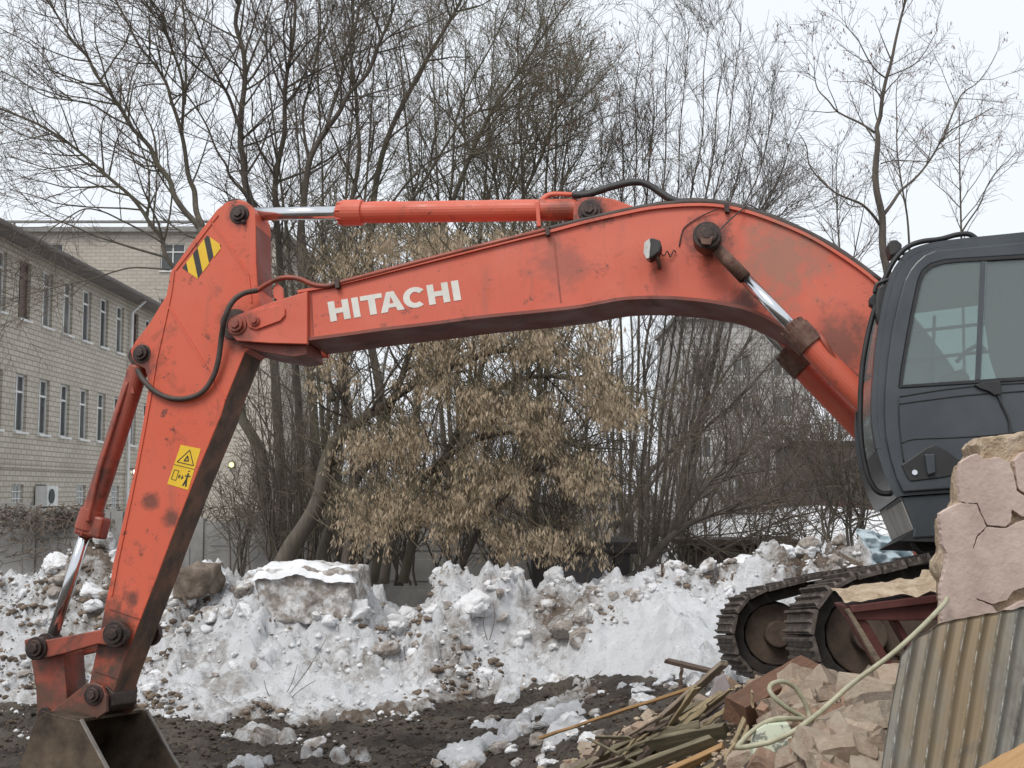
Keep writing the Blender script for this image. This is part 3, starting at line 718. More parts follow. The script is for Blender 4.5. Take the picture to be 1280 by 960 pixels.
# dirt-caked patch where the boom meets the cylinder: bracket for the arm cylinder
for o1 in (.15, -.11):
    plate('cylinder_bracket', [(716, 284), (717, 256), (727, 247), (746, 245), (768, 249), (795, 259), (812, 264), (780, 272)], o1, o1 - .04, 'orange', boom, bevel=.005, ref=.15)
pin('bracket_pin', 736, 261, .062, .19, -.19, 'grease', boom); boss('pin_head', 736, 261, .085, .215, .15, 'grease', boom)

# lettering: seven letters, each a plate of white film
LA, LB = (413.3, 402.2), (576.5, 374.7); LUP = (-4.1, -24.6)
def LM(u, v): return (LA[0] + (LB[0] - LA[0]) * u + LUP[0] * v, LA[1] + (LB[1] - LA[1]) * u + LUP[1] * v)
def letter(polys):
    mb = MB()
    for pl in polys: mb.prism([MP(*LM(u, v), .2185) for u, v in pl], AX * .006)
    mb.done('letter', 'white_letter', boom)
def rect(a, b, c, d): return [(a, c), (b, c), (b, d), (a, d)]
def H_(a, b): s = .05; return [rect(a, a + s, 0, 1), rect(b - s, b, 0, 1), rect(a + s, b - s, .37, .62)]
letter(H_(0, .155)); letter([rect(.18, .231, 0, 1)])
letter([rect(.247, .413, .77, 1), rect(.304, .356, 0, .77)])
MB().prism([MP(*LM(u, v), .2185) for u, v in [(.386, 0), (.438, 0), (.451, .2), (.504, .2), (.515, 0), (.568, 0), (.505, 1), (.448, 1)]], AX * .006, [[MP(*LM(u, v), .2185) for u, v in [(.462, .4), (.493, .4), (.477, .76)]]]).done('letter', 'white_letter', boom)
ca, cr, cr2 = (.66, .5), (.092, .52), (.042, .28)
arc = [math.radians(a) for a in range(38, 323, 15)]
letter([[(ca[0] + cr[0] * math.cos(arc[i]), ca[1] + cr[1] * math.sin(arc[i])), (ca[0] + cr[0] * math.cos(arc[i + 1]), ca[1] + cr[1] * math.sin(arc[i + 1])),
         (ca[0] + cr2[0] * math.cos(arc[i + 1]), ca[1] + cr2[1] * math.sin(arc[i + 1])), (ca[0] + cr2[0] * math.cos(arc[i]), ca[1] + cr2[1] * math.sin(arc[i]))] for i in range(len(arc) - 1)])
letter(H_(.757, .918)); letter([rect(.945, 1.0, 0, 1)])

# hoses and pipes along the boom
mtube('pipe', [(322, 363, .23), (336, 354, .25), (352, 347.5, .25), (372, 348, .25), (392, 356, .24), (410, 357.5, .23), (430, 352, .23), (480, 339, .23), (560, 318, .23), (640, 298, .23), (684, 287, .23)], .23, .019, 'orange_dirty', boom)
mtube('pipe', [(684, 287, .2), (735, 274, .2), (790, 262, .2), (836, 255, .2), (884, 253, .2), (932, 262, .2), (985, 281, .2), (1045, 312, .2), (1095, 349, .2)], .2, .021, 'browned_hose', boom)
mtube('pipe', [(640, 300, .08), (735, 274, -.02), (836, 254, 0), (884, 252, 0), (932, 261, 0), (985, 280, 0), (1045, 311, 0), (1100, 351, 0)], 0, .024, 'browned_hose', boom)
for a, b in (((418, 352), (423, 351)), ((681, 286), (686, 285)), ((905, 256), (911, 257))):
    plate('hose_clamp', [(a[0], a[1] - 3), (b[0], b[1] - 3), (b[0] + 1, b[1] + 8), (a[0] + 1, a[1] + 8)], .262, .2, 'grease', boom)
mtube('hose', [(716, 244, .06), (735, 243, .07), (760, 235, .08), (790, 228, .09), (808, 230, .1), (828, 242, .12), (848, 252, .14), (885, 255, .15)], .1, .026, 'rubber', boom)
mtube('hose', [(716, 243, -.06), (735, 242, -.07), (765, 233, -.06), (792, 227, -.05), (812, 232, -.04), (834, 247, 0), (850, 254, .04), (885, 254, .08)], -.05, .026, 'rubber', boom)
# work lamp
lamp = plate('work_lamp', [(806, 314), (808, 303), (814, 296.5), (825, 300), (827, 307), (824, 315), (813, 323), (809, 321)], .40, .27, 'rubber', boom, bevel=.01)
plate('lens', [(804.5, 316), (805.5, 303), (812, 298), (813, 305), (811.5, 322), (808, 323)], .408, .33, 'lens', lamp)
mtube('lamp_stem', [(818, 318, .34), (823, 326, .32), (824, 333, .28), (824, 334, .2)], .3, .017, 'rust', lamp, sub=2)
mtube('wire', [(826, 316, .33), (830, 320, .28), (834, 314, .26), (838, 321, .24), (842, 313, .24), (845, 316, .23)], .25, .0045, 'rubber', lamp, 6)
mtube('wire', [(849, 308, .222), (852, 293, .222), (857, 283, .224), (875, 271, .225), (897, 261, .24)], .22, .0045, 'rubber', boom, 6)
mtube('wire', [(896, 292, .40), (910, 277, .34), (930, 260, .25), (936, 256, .2), (948, 262, .2)], .3, .0055, 'rubber', boom, 6)

# ---- arm
arm_poly = [(297, 249.5), (306, 251), (314, 257), (318.5, 265), (319.5, 280), (320, 330), (322, 362), (331, 395), (334, 415), (326, 428), (315, 434), (306, 440.5), (294, 470), (282, 500), (276, 520), (263, 551), (250, 582), (233, 625), (217.5, 665), (206, 695), (196, 722), (178, 768), (160, 815), (150, 842), (141, 870), (136, 884), (126, 890), (113, 886), (106, 876), (108, 862), (112, 852), (120, 815), (126, 785), (132, 752), (139, 720), (141, 705), (148, 675), (155, 645), (169, 582), (180, 520), (186, 480), (181, 461), (171, 456), (165, 448), (163, 438), (169, 427), (188, 402), (208, 369), (213, 340), (238, 305), (271, 262), (283, 252.5)]
arm = plate('arm', arm_poly, .165, -.165, 'orange_arm', ex, bevel=.006)
# the face that looks back at the cab, in a patchy darker brown
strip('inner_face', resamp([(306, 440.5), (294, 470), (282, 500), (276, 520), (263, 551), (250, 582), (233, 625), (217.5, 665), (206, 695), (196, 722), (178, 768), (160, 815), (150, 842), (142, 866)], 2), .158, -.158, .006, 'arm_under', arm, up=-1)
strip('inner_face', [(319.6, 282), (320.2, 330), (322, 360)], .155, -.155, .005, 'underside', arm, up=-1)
for ln in ([(264, 277), (290, 313), (310, 343), (314, 378)], [(211, 384), (240, 430), (262, 467), (282, 499)], [(217, 338), (213, 368), (205, 405), (195, 450), (187, 500), (176, 560), (163, 625), (147, 700), (139, 745)], [(272, 268), (243, 306), (219, 337)], [(136, 760), (176, 773)], [(118, 838), (148, 848)]):
    for i in range(len(ln) - 1):
        (x0, y0), (x1, y1) = ln[i], ln[i + 1]; l = math.hypot(x1 - x0, y1 - y0); nx, ny = -(y1 - y0) / l * 1.1, (x1 - x0) / l * 1.1
        plate('weld_rib', [(x0 + nx, y0 + ny), (x1 + nx, y1 + ny), (x1 - nx, y1 - ny), (x0 - nx, y0 - ny)], .1735, .164, 'orange_arm', arm)
boss('arm_cylinder_pin', 297, 266, .078, .205, .16, 'grease', arm); boss('lock_bolt', 304, 277, .022, .19, .165, 'grease', arm)
boss('arm_cylinder_pin', 297, 266, .078, -.165, -.2, 'grease', arm, ref=.205)
boss('bucket_cylinder_pin', 174.5, 441, .075, .20, .16, 'grease', arm)
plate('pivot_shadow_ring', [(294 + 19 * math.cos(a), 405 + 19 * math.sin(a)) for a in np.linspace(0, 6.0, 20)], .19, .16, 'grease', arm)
# stickers
hz = [(227.6, 335), (258.8, 294), (276.4, 306.4), (247, 348.4)]
def HZ(s, t): return (hz[0][0] + (hz[1][0] - hz[0][0]) * s + (hz[3][0] - hz[0][0]) * t, hz[0][1] + (hz[1][1] - hz[0][1]) * s + (hz[3][1] - hz[0][1]) * t)
st = plate('hazard_sticker', hz, .1675, .164, 'black_film', arm)
def clip_s(poly):
    def half(pl, f):
        out = []
        for i in range(len(pl)):
            a, b = pl[i], pl[(i + 1) % len(pl)]; fa, fb = f(a), f(b)
            if fa >= 0: out.append(a)
            if fa * fb < 0: t = fa / (fa - fb); out.append((a[0] + (b[0] - a[0]) * t, a[1] + (b[1] - a[1]) * t))
        return out
    return half(half(poly, lambda p: p[0]), lambda p: 1 - p[0])
for a, b in ((.17, .43), (.62, .88), (1.07, 1.34)):
    q = clip_s([(a, 0), (b, 0), (b - .42, 1), (a - .42, 1)])
    if len(q) > 2: plate('yellow_stripe', [HZ(*p) for p in q], .1695, .167, 'yellow', st)
wq = [(226, 556), (251, 561), (235, 612.5), (209, 605)]
def WQ(s, t):
    a = (wq[0][0] + (wq[1][0] - wq[0][0]) * s, wq[0][1] + (wq[1][1] - wq[0][1]) * s); b = (wq[3][0] + (wq[2][0] - wq[3][0]) * s, wq[3][1] + (wq[2][1] - wq[3][1]) * s)
    return (a[0] + (b[0] - a[0]) * t, a[1] + (b[1] - a[1]) * t)
ws = plate('warning_sticker', wq, .1675, .164, 'yellow', arm)
def wline(pts, w=.035, closed=False):
    if closed: pts = pts + [pts[0]]
    mb = MB()
    for (s0, t0), (s1, t1) in zip(pts[:-1], pts[1:]):
        a, b = WQ(s0, t0), WQ(s1, t1); l = math.hypot(b[0] - a[0], b[1] - a[1]) or 1; k = w * 14; nx, ny = -(b[1] - a[1]) / l * k, (b[0] - a[0]) / l * k
        mb.prism([MP(x, y, .1695) for x, y in ((a[0] + nx, a[1] + ny), (b[0] + nx, b[1] + ny), (b[0] - nx, b[1] - ny), (a[0] - nx, a[1] - ny))], AX * .002)
    mb.done('symbol', 'black_film', ws)
wline([(.5, .08), (.9, .42), (.1, .42)], closed=True); wline([(0, .5), (1, .5)], .025); wline([(.5, .22), (.4, .36), (.6, .34), (.5, .24)], .05)
wline([(.1, .62), (.32, .62), (.32, .86), (.1, .86)], .025, True); wline([(.38, .75), (.6, .75)], .035); wline([(.44, .7), (.38, .75), (.44, .8)]); wline([(.54, .7), (.6, .75), (.54, .8)])
wline([(.78, .62), (.78, .78), (.7, .94)], .07); wline([(.78, .78), (.85, .94)], .07); wline([(.66, .7), (.92, .68)], .05); wline([(.77, .56), (.79, .58)], .09)

# hose round the arm head
mtube('hose', [(172, 462, .17), (180, 476, .19), (195, 490, .2), (214, 498, .2), (234, 498, .2), (253, 490, .2), (266, 472, .21), (273, 450, .22), (277, 420, .25), (281, 398, .31), (290, 378, .31), (304, 367, .28), (322, 363, .23)], .2, .021, 'browned_hose', arm)

# ---- cylinders
def cylinder(name, pin_rod, gland, base, off, r_rod, r_bar, eye=None, rod_cut=0.0, mat='orange', rustlen=0, ref=None):
    p0, p1, p2 = MR(*pin_rod, off, ref), MR(*gland, off, ref), MR(*base, off, ref)
    d = (p2 - p0).normalized(); p1 = p0 + d * (p1 - p0).dot(d)
    root = MB().tube([p1 + d * .12, p2 - d * .1, p2 - d * .06], [r_bar, r_bar, r_bar * .8], 24).done(name, mat, ex, smooth=False, bevel=.004)
    mb = MB(); mb.tube([p0 + d * (rod_cut + rustlen), p1 + d * .2], r_rod, 20); mb.done('rod', 'chrome', root, smooth=True)
    if rustlen: MB().tube([p0 + d * rod_cut * .4, p0 + d * (rod_cut + rustlen)], [r_rod * 1.05, r_rod * 1.12], 20).done('rod_end', 'rust', root, smooth=True)
    mb = MB(); mb.tube([p1, p1 + d * .035], r_bar * 1.05, 24); mb.tube([p1 + d * .03, p1 + d * .19], r_bar * 1.22, 24); mb.tube([p1 - d * .02, p1 + d * .02], r_bar * .8, 20)
    for k in range(8):
        a = k * math.pi / 4; o_ = d.orthogonal().normalized(); w_ = d.cross(o_)
        c = p1 + (o_ * math.cos(a) + w_ * math.sin(a)) * r_bar * 1.02; mb.tube([c - d * .012, c + d * .05], r_bar * .13, 6)
    mb.done('gland', 'rust' if rustlen else mat, root, bevel=.004)
    for q, w in ((p0, r_rod * 2.1), (p2, r_bar * 1.1)):
        MB().tube([q - AX * r_bar * .9, q + AX * r_bar * .9], w, 20).done('eye', 'grease', root, bevel=.005)
    return root, p0, p1, p2, d
ac, a0, a1, a2, ad_ = cylinder('arm_cylinder', (297, 268), (424, 271), (736, 262), 0, .052, .083)
mtube('feed_pipe', [(446, 259, .03), (470, 256, .03), (560, 257, .03), (640, 256.5, .03), (672, 254.5, .03), (682, 247, .03), (692, 243, .04), (716, 243.5, .05)], 0, .016, 'orange', ac)
mtube('feed_pipe', [(436, 258, -.03), (470, 254, -.03), (560, 255, -.03), (640, 254.5, -.03), (672, 252, -.04), (682, 245, -.05), (692, 242, -.05), (716, 243, -.06)], 0, .016, 'orange', ac)
plate('port_block', [(428, 256), (462, 254), (464, 262), (428, 263)], .06, -.06, 'orange', ac, bevel=.005)
plate('pipe_clip', [(669, 252), (674, 251.5), (676, 282), (671, 283)], .092, .06, 'orange', ac, bevel=.004)
for off in (.40, -.40):
    bc, b0, b1, b2, bd = cylinder('boom_cylinder', (886, 301), (990, 408), (1150, 573), off, .043, .083, rod_cut=.1, rustlen=.27, ref=.40)
    boss('pin_head', 884, 299, .098, off + .13 if off > 0 else off + .06, off - .06 if off > 0 else off - .13, 'grease', bc, ref=.4)
    if off > 0:
        plate('grease_cap', [(874, 292), (888, 289), (892, 296), (888, 306), (877, 305)], off + .145, off + .12, 'rust', bc, bevel=.006)
        mtube('feed_pipe', [(1019, 413, .4), (1030, 427, .46), (1042, 448, .45), (1056, 462, .43), (1070, 474, .42), (1086, 490, .42)], .4, .02, 'orange_dirty', bc)
pin('boom_cross_pin', 886, 300, .06, .4, -.4, 'grease', boom)
bk, k0, k1, k2, kd = cylinder('bucket_cylinder', (62, 807), (108, 668), (178, 446), 0, .045, .078, mat='orange_dirty')
mtube('feed_pipe', [(160, 478, .07), (150, 505, .09), (136, 550, .1), (122, 595, .1), (114, 632, .1), (110, 652, .09)], .1, .016, 'orange_dirty', bk)
plate('port_block', [(150, 490), (168, 493), (163, 462), (158, 460), (155, 482)], .07, -.03, 'orange_dirty', bk, bevel=.006)
plate('gland_block', [(98, 668), (105, 641), (129, 647), (123, 674)], .07, -.07, 'orange_dirty', bk, bevel=.02)

# ---- bucket linkage and bucket
def bar_poly(a, b, wa, wb):
    (x0, y0), (x1, y1) = a, b; l = math.hypot(x1 - x0, y1 - y0); ux, uy = (x1 - x0) / l, (y1 - y0) / l; out = []
    for k in range(9):
        t = math.pi / 2 + math.pi * k / 8; out.append((x0 + wa * (ux * math.cos(t) - uy * math.sin(t)), y0 + wa * (uy * math.cos(t) + ux * math.sin(t))))
    for k in range(9):
        t = -math.pi / 2 + math.pi * k / 8; out.append((x1 + wb * (ux * math.cos(t) - uy * math.sin(t)), y1 + wb * (uy * math.cos(t) + ux * math.sin(t))))
    return out
for o1 in (.255, -.205):
    lk = plate('guide_link', [(30, 800), (40, 797), (58, 800), (100, 792), (126, 787), (136, 780), (150, 784), (154, 793), (149, 804), (138, 807), (122, 805), (108, 809), (88, 815), (60, 822), (42, 824), (32, 818)], o1, o1 - .05, 'orange_dirty', ex, bevel=.008, ref=.255)
    boss('pin_head', 141, 793, .095, o1 + .05 if o1 > 0 else o1 - .01, o1 - .04 if o1 > 0 else o1 - .1, 'grease', lk, ref=.3)
    boss('pin_head', 42, 810.5, .085, o1 + .05 if o1 > 0 else o1 - .01, o1 - .04 if o1 > 0 else o1 - .1, 'grease', lk, ref=.3)
pl = plate('push_link', [(36, 812), (46, 800), (66, 803), (80, 815), (81, 838), (84, 876), (76, 888), (60, 900), (46, 899), (44, 860)], .15, -.15, 'orange_dirty', ex, bevel=.015)
boss('pin_head', 55, 893, .07, .17, .12, 'grease', pl)
bucket = plate('bucket', [(57, 890), (100, 901), (131, 960), (162, 1012), (150, 1020), (100, 1022), (58, 1010), (30, 985), (22, 962), (33, 935), (44, 902)], .5, .475, 'bucket', ex, bevel=.004)
plate('side_plate', [(57, 890), (100, 901), (131, 960), (162, 1012), (150, 1020), (100, 1022), (58, 1010), (30, 985), (22, 962), (33, 935), (44, 902)], .5, .475, 'bucket', bucket).location = AX * .975
strip('back_shell', resamp([(98, 899), (76, 893), (57, 890), (44, 902), (33, 935), (24, 962), (31, 985), (58, 1008), (100, 1019), (150, 1016), (160, 1010)], 3), .474, -.474, .022, 'bucket', bucket, up=-1)
for s in (0, .983):
    o_ = strip('side_edge', [(99, 900), (131, 960), (162, 1012)], .505, .468, .012, 'bucket_edge', bucket, up=-1); o_.location = AX * s
for k in range(5):
    o_ = plate('tooth', [(150, 1006), (166, 1004), (196, 1016), (168, 1019), (150, 1021)], .46, .39, 'bucket_edge', bucket, bevel=.006); o_.location = AX * (.21 * k)
ear = [(60, 891), (78, 878), (98, 862), (107, 855), (118, 853), (128, 858), (133, 870), (133, 890), (120, 899), (100, 902)]
for o1 in (.235, -.195): plate('ear', ear, o1, o1 - .04, 'orange_dirty', bucket, bevel=.006, ref=.235)
boss('bucket_pin', 114, 869, .075, .275, .2, 'grease', bucket); boss('bucket_pin', 114, 869, .075, -.235, -.29, 'grease', bucket, ref=.275)
plate('arm_end', [(106, 868), (114, 857), (134, 858), (142, 866), (141, 882), (134, 890), (116, 890)], .185, -.185, 'grease', arm, bevel=.01)

# ---- cab
CO = [(1480, 276), (1280, 297), (1210, 304), (1178, 308), (1158, 312), (1142, 318), (1131, 327), (1123, 338), (1117, 352), (1110, 378), (1104, 412), (1100, 445), (1097, 480), (1096, 510), (1097.5, 535), (1102, 560), (1110, 585), (1118, 604), (1126, 620), (1480, 596)]
DO = [(1470, 283), (1280, 302.5), (1200, 310), (1169, 313), (1156, 318.5), (1146, 327), (1138, 337), (1131, 350), (1123, 378), (1115.5, 412), (1110, 450), (1106.5, 490), (1106, 520), (1108, 548), (1114, 575), (1121, 598), (1129, 615), (1470, 590)]
WO = [(1440, 305), (1280, 322.5), (1200, 327), (1180, 329), (1166, 333.5), (1157, 341), (1152, 352), (1146, 378), (1138, 420), (1131, 460), (1128, 481), (1280, 471), (1440, 460)]
WH = [(1446, 300), (1280, 318.5), (1198, 323.5), (1178, 325.5), (1163, 330), (1153, 338), (1148, 350), (1142, 377), (1134, 419), (1127, 460), (1124, 484.5), (1280, 475), (1446, 464)]
cab = plate('cab', CO, 1.215, 1.165, 'cab', ex, holes=[WH])
plate('side_frame', CO, .27, .22, 'cab', cab, holes=[WH], ref=1.215)
door = plate('door', DO, 1.245, 1.217, 'cab', cab, bevel=.008, holes=[WH])
seal = plate('window_seal', WH, 1.252, 1.20, 'cab_black', door, holes=[WO])
plate('window_pane', [(1440, 305), (1280, 322.5), (1228, 325.5), (1221, 474.5), (1280, 471), (1440, 460)], 1.232, 1.226, 'glass', door)
plate('window_pane', [(1234, 325.2), (1200, 327), (1180, 329), (1166, 333.5), (1157, 341), (1152, 352), (1146, 378), (1138, 420), (1131, 460), (1128, 481), (1226, 474.5)], 1.24, 1.234, 'glass', door)
plate('window_divider', [(1226, 326), (1232, 325.6), (1225.5, 474.3), (1219.5, 474.6)], 1.246, 1.222, 'cab', door)
plate('far_window_pane', WO, .25, .244, 'glass', cab, ref=1.215)
# skin that wraps roof and front
roof_l = CO[:7]; front_l = CO[6:16]; low_l = CO[15:19]
strip('roof', resamp(roof_l, 3), 1.215, .22, .035, 'cab', cab, up=1)
strip('windscreen', resamp(CO[7:16], 3), 1.165, .27, .008, 'glass', cab, up=1, ref=1.216)
strip('front_apron', resamp(low_l, 2), 1.215, .22, .03, 'cab', cab, up=1)
for o1 in (1.216, .30): strip('front_pillar', resamp(front_l, 3), o1, o1 - .08, .03, 'cab', cab, up=1, ref=1.216)
plate('rear_panel', [(1470, 278), (1480, 277), (1480, 597), (1470, 598)], 1.2, .22, 'cab', cab)
plate('cab_base', [(1126, 621), (1200, 616), (1480, 598), (1480, 655), (1190, 670), (1141, 673), (1142, 661)], 1.2, .22, 'cab', cab, bevel=.01)
plate('cab_floor_edge', [(1123, 676), (1142, 662), (1150, 672), (1190, 668), (1190, 678)], 1.19, .24, 'cab_black', cab)
plate('scraped_panel', [(1124, 621.5), (1127, 620), (1144, 660), (1141, 662)], 1.19, .24, 'bare', cab)
strip('step_bar', [(1107, 634), (1125, 623)], 1.23, 1.2, .02, 'cab_black', cab)
# door furniture
hd = plate('handle_recess', [(1126.5, 581), (1140, 572), (1158, 559.5), (1168, 556), (1181, 561.5), (1191, 569), (1200, 575), (1199, 592), (1180, 597), (1138, 602), (1133, 596)], 1.253, 1.24, 'cab_black', door, bevel=.006)
plate('handle_paddle', [(1156, 568), (1168.5, 567), (1169.5, 591), (1160, 594)], 1.28, 1.25, 'cab', hd, bevel=.006)
c = MP(1143.5, 590.5, 1.262); MB().tube([c, c + AX * .015], .0155, 16).done('lock', 'chrome', hd)
for ln in ([(1124, 496), (1180, 487), (1240, 481), (1280, 479)], [(1124, 505), (1160, 500), (1210, 494), (1280, 489)], [(1127, 554), (1142, 549), (1190, 547), (1240, 544), (1280, 539)]):
    mtube('crease', ln, 1.2465, .0045, 'cab_black', door, 6, 3)
mtube('crease', [(1123, 500), (1124, 530), (1127, 560), (1130, 578)], 1.2465, .0045, 'cab_black', door, 6, 3)
plate('latch', [(1218, 481), (1228, 478), (1251, 475.5), (1252, 493), (1243, 494), (1236, 489), (1226, 486)], 1.27, 1.245, 'cab_black', door, bevel=.004)
mtube('cable', [(1247, 492), (1252, 505), (1260, 522), (1263, 536), (1263, 552)], 1.258, .0075, 'rubber', door, 8)
# rails, mirror, roof lamp
mtube('handrail', [(1224, 302), (1212, 293), (1196, 293.5), (1175, 299), (1152, 302), (1134, 309), (1119, 324), (1107, 346), (1099, 368), (1090, 398), (1083, 428), (1078, 460), (1075.5, 500), (1076, 545), (1082, 585), (1090, 606), (1100, 616), (1114, 617)], 1.12, .0165, 'cab_black', cab)
mtube('guard_bar', [(1140, 316, .5), (1112, 352, .4), (1098, 400, .4), (1089, 450, .4), (1086, 500, .4), (1088, 550, .4), (1099, 600, .42), (1108, 633, .45)], .4, .018, 'cab_black', cab)
mir = plate('mirror', [(1097, 358), (1104, 354), (1111, 356), (1114, 366), (1113, 385), (1110, 400), (1104, 408), (1097, 404), (1094, 392), (1094.5, 372)], 1.16, 1.08, 'rubber', cab, bevel=.018)
plate('mirror_bracket', [(1087, 372), (1096, 362), (1098, 372), (1093, 384), (1087, 380)], 1.13, 1.06, 'cab_black', mir, bevel=.006)
mtube('mirror_arm', [(1093, 366), (1096, 356), (1106, 351), (1114, 348)], 1.13, .012, 'cab_black', mir)
rl = plate('roof_lamp', [(1109, 305), (1113, 300), (1121, 299), (1128, 305), (1127, 312), (1120, 318), (1113, 320)], .62, .48, 'rubber', cab, bevel=.012)
mtube('lamp_arm', [(1119, 316), (1124, 324), (1134, 322), (1142, 316)], .55, .012, 'cab_black', rl)
mtube('wire', [(1128, 318, .62), (1140, 314, .7), (1160, 307, .8), (1182, 302, .9)], .7, .007, 'rubber', cab, 6)
for y0, y1 in ((412, 405), (447, 440)): mtube('guard_rail', [(1136, y0 + 3, .31), (1230, y1, .31), (1440, y1 - 15, .31)], .31, .012, 'cab_black', cab, 8, 1)
mtube('guard_rail', [(1168, 395, .31), (1165, 478, .31)], .31, .012, 'cab_black', cab, 8, 1)
# inside
plate('seat', [(1245, 360), (1265, 352), (1300, 356), (1312, 470), (1320, 520), (1230, 530), (1226, 505), (1275, 490), (1255, 430)], .95, .5, 'cab_black', cab, bevel=.03)
plate('console', [(1180, 468), (1205, 460), (1212, 470), (1225, 600), (1190, 600)], .95, .85, 'cab_black', cab, bevel=.01)
plate('headliner', [(1150, 330), (1470, 296), (1470, 310), (1160, 350)], 1.15, .3, 'cab_inside', cab)
mtube('steering_ring', [(1196, 452, .9), (1208, 440, .85), (1222, 432, .75), (1230, 436, .6)], .8, .014, 'cab_black', cab)
mtube('under_hose', [(1141, 670), (1144, 683), (1154, 691), (1168, 690), (1180, 686), (1196, 690)], 1.05, .022, 'rubber', cab)

# ---- upper structure behind the cab, mostly hidden by the wall
up_ = plate('upper_frame', [(1205, 672), (1900, 640), (1900, 730), (1215, 738)], 1.15, -1.2, 'under_steel', ex, bevel=.02)
plate('engine_house', [(1490, 470), (1960, 440), (2010, 470), (2010, 650), (1490, 668)], 1.2, -1.25, 'orange', up_, bevel=.04)
plate('front_deck', [(1215, 600), (1480, 580), (1480, 660), (1215, 670)], -.35, -1.2, 'orange', up_, bevel=.03, ref=1.15)
for o1 in (.3, -.25): plate('boom_foot_lug', [(1215, 672), (1225, 620), (1245, 600), (1275, 605), (1300, 668)], o1, o1 - .05, 'orange_dirty', up_, bevel=.01)
c = MP(1500, 735, 0); upv = AX.cross(FW).normalized(); upv = upv if upv.z > 0 else -upv
MB().tube([c, c - upv * .25], .6, 28).done('slew_ring', 'under_steel', ex)

# ---- tracks
PT, RT, NT = math.radians(-1.5), math.radians(6.5), math.radians(2.5)
AT = Vector((math.sin(PT) * math.cos(RT), math.cos(PT) * math.cos(RT), -math.sin(RT)))
FT = Vector((-math.cos(PT), math.sin(PT), 0)); FT = (FT - AT * FT.dot(AT)).normalized()
UT = AT.cross(FT); UT = UT if UT.z > 0 else -UT
FT, UT = (FT * math.cos(NT) - UT * math.sin(NT)).normalized(), (UT * math.cos(NT) + FT * math.sin(NT)).normalized()
N0 = P(1017, 798, 7.0)
R_ = .335
loop = [(R_ * math.cos(a), R_ * math.sin(a)) for a in np.linspace(-math.pi / 2, math.pi / 2 * .96, 14)]
loop += [(-.35, R_ + .075), (-.75, R_ + .115), (-1.4, R_ + .10), (-2.1, R_ + .11), (-2.8, R_ + .09)]
loop += [(-3.15 + .36 * math.cos(a), .06 + .36 * math.sin(a)) for a in np.linspace(math.pi / 2, 3 * math.pi / 2 * .97, 12)]
loop += [(-2.7, -R_ - .04), (-1.5, -R_ - .05), (-.4, -R_ - .04)]
def closed_resample(pts, step):
    pts = [Vector((a, b)) for a, b in pts] + [Vector(pts[0])]; L = [0]
    for a, b in zip(pts[:-1], pts[1:]): L.append(L[-1] + (b - a).length)
    n = int(round(L[-1] / step)); xs = np.linspace(0, L[-1], n + 1)[:-1]
    return np.stack([np.interp(xs, L, [p.x for p in pts]), np.interp(xs, L, [p.y for p in pts])], 1), L[-1] / n
lp, pitch_ = closed_resample(loop, .155)
sb = MB(); hw = .30
sb.box((0, 0, 0), (pitch_ * .47, 0, 0), (0, hw, 0), (0, 0, .011))
for q, hgt in ((-.36, .02), (0, .02), (.38, .03)):
    sb.add([(q * pitch_ - .011, -hw, .008), (q * pitch_ + .013, -hw, .008), (q * pitch_ + .008, -hw + .01, .011 + hgt), (q * pitch_ - .006, -hw + .01, .011 + hgt),
            (q * pitch_ - .011, hw, .008), (q * pitch_ + .013, hw, .008), (q * pitch_ + .008, hw - .01, .011 + hgt), (q * pitch_ - .006, hw - .01, .011 + hgt)],
           [(0, 1, 2, 3), (7, 6, 5, 4), (1, 5, 6, 2), (3, 2, 6, 7), (0, 3, 7, 4), (0, 4, 5, 1)])
shoe_me = bpy.data.meshes.new('shoe'); shoe_me.from_pydata([tuple(v) for v in sb.v], [], sb.f); shoe_me.materials.append(M['shoe'])
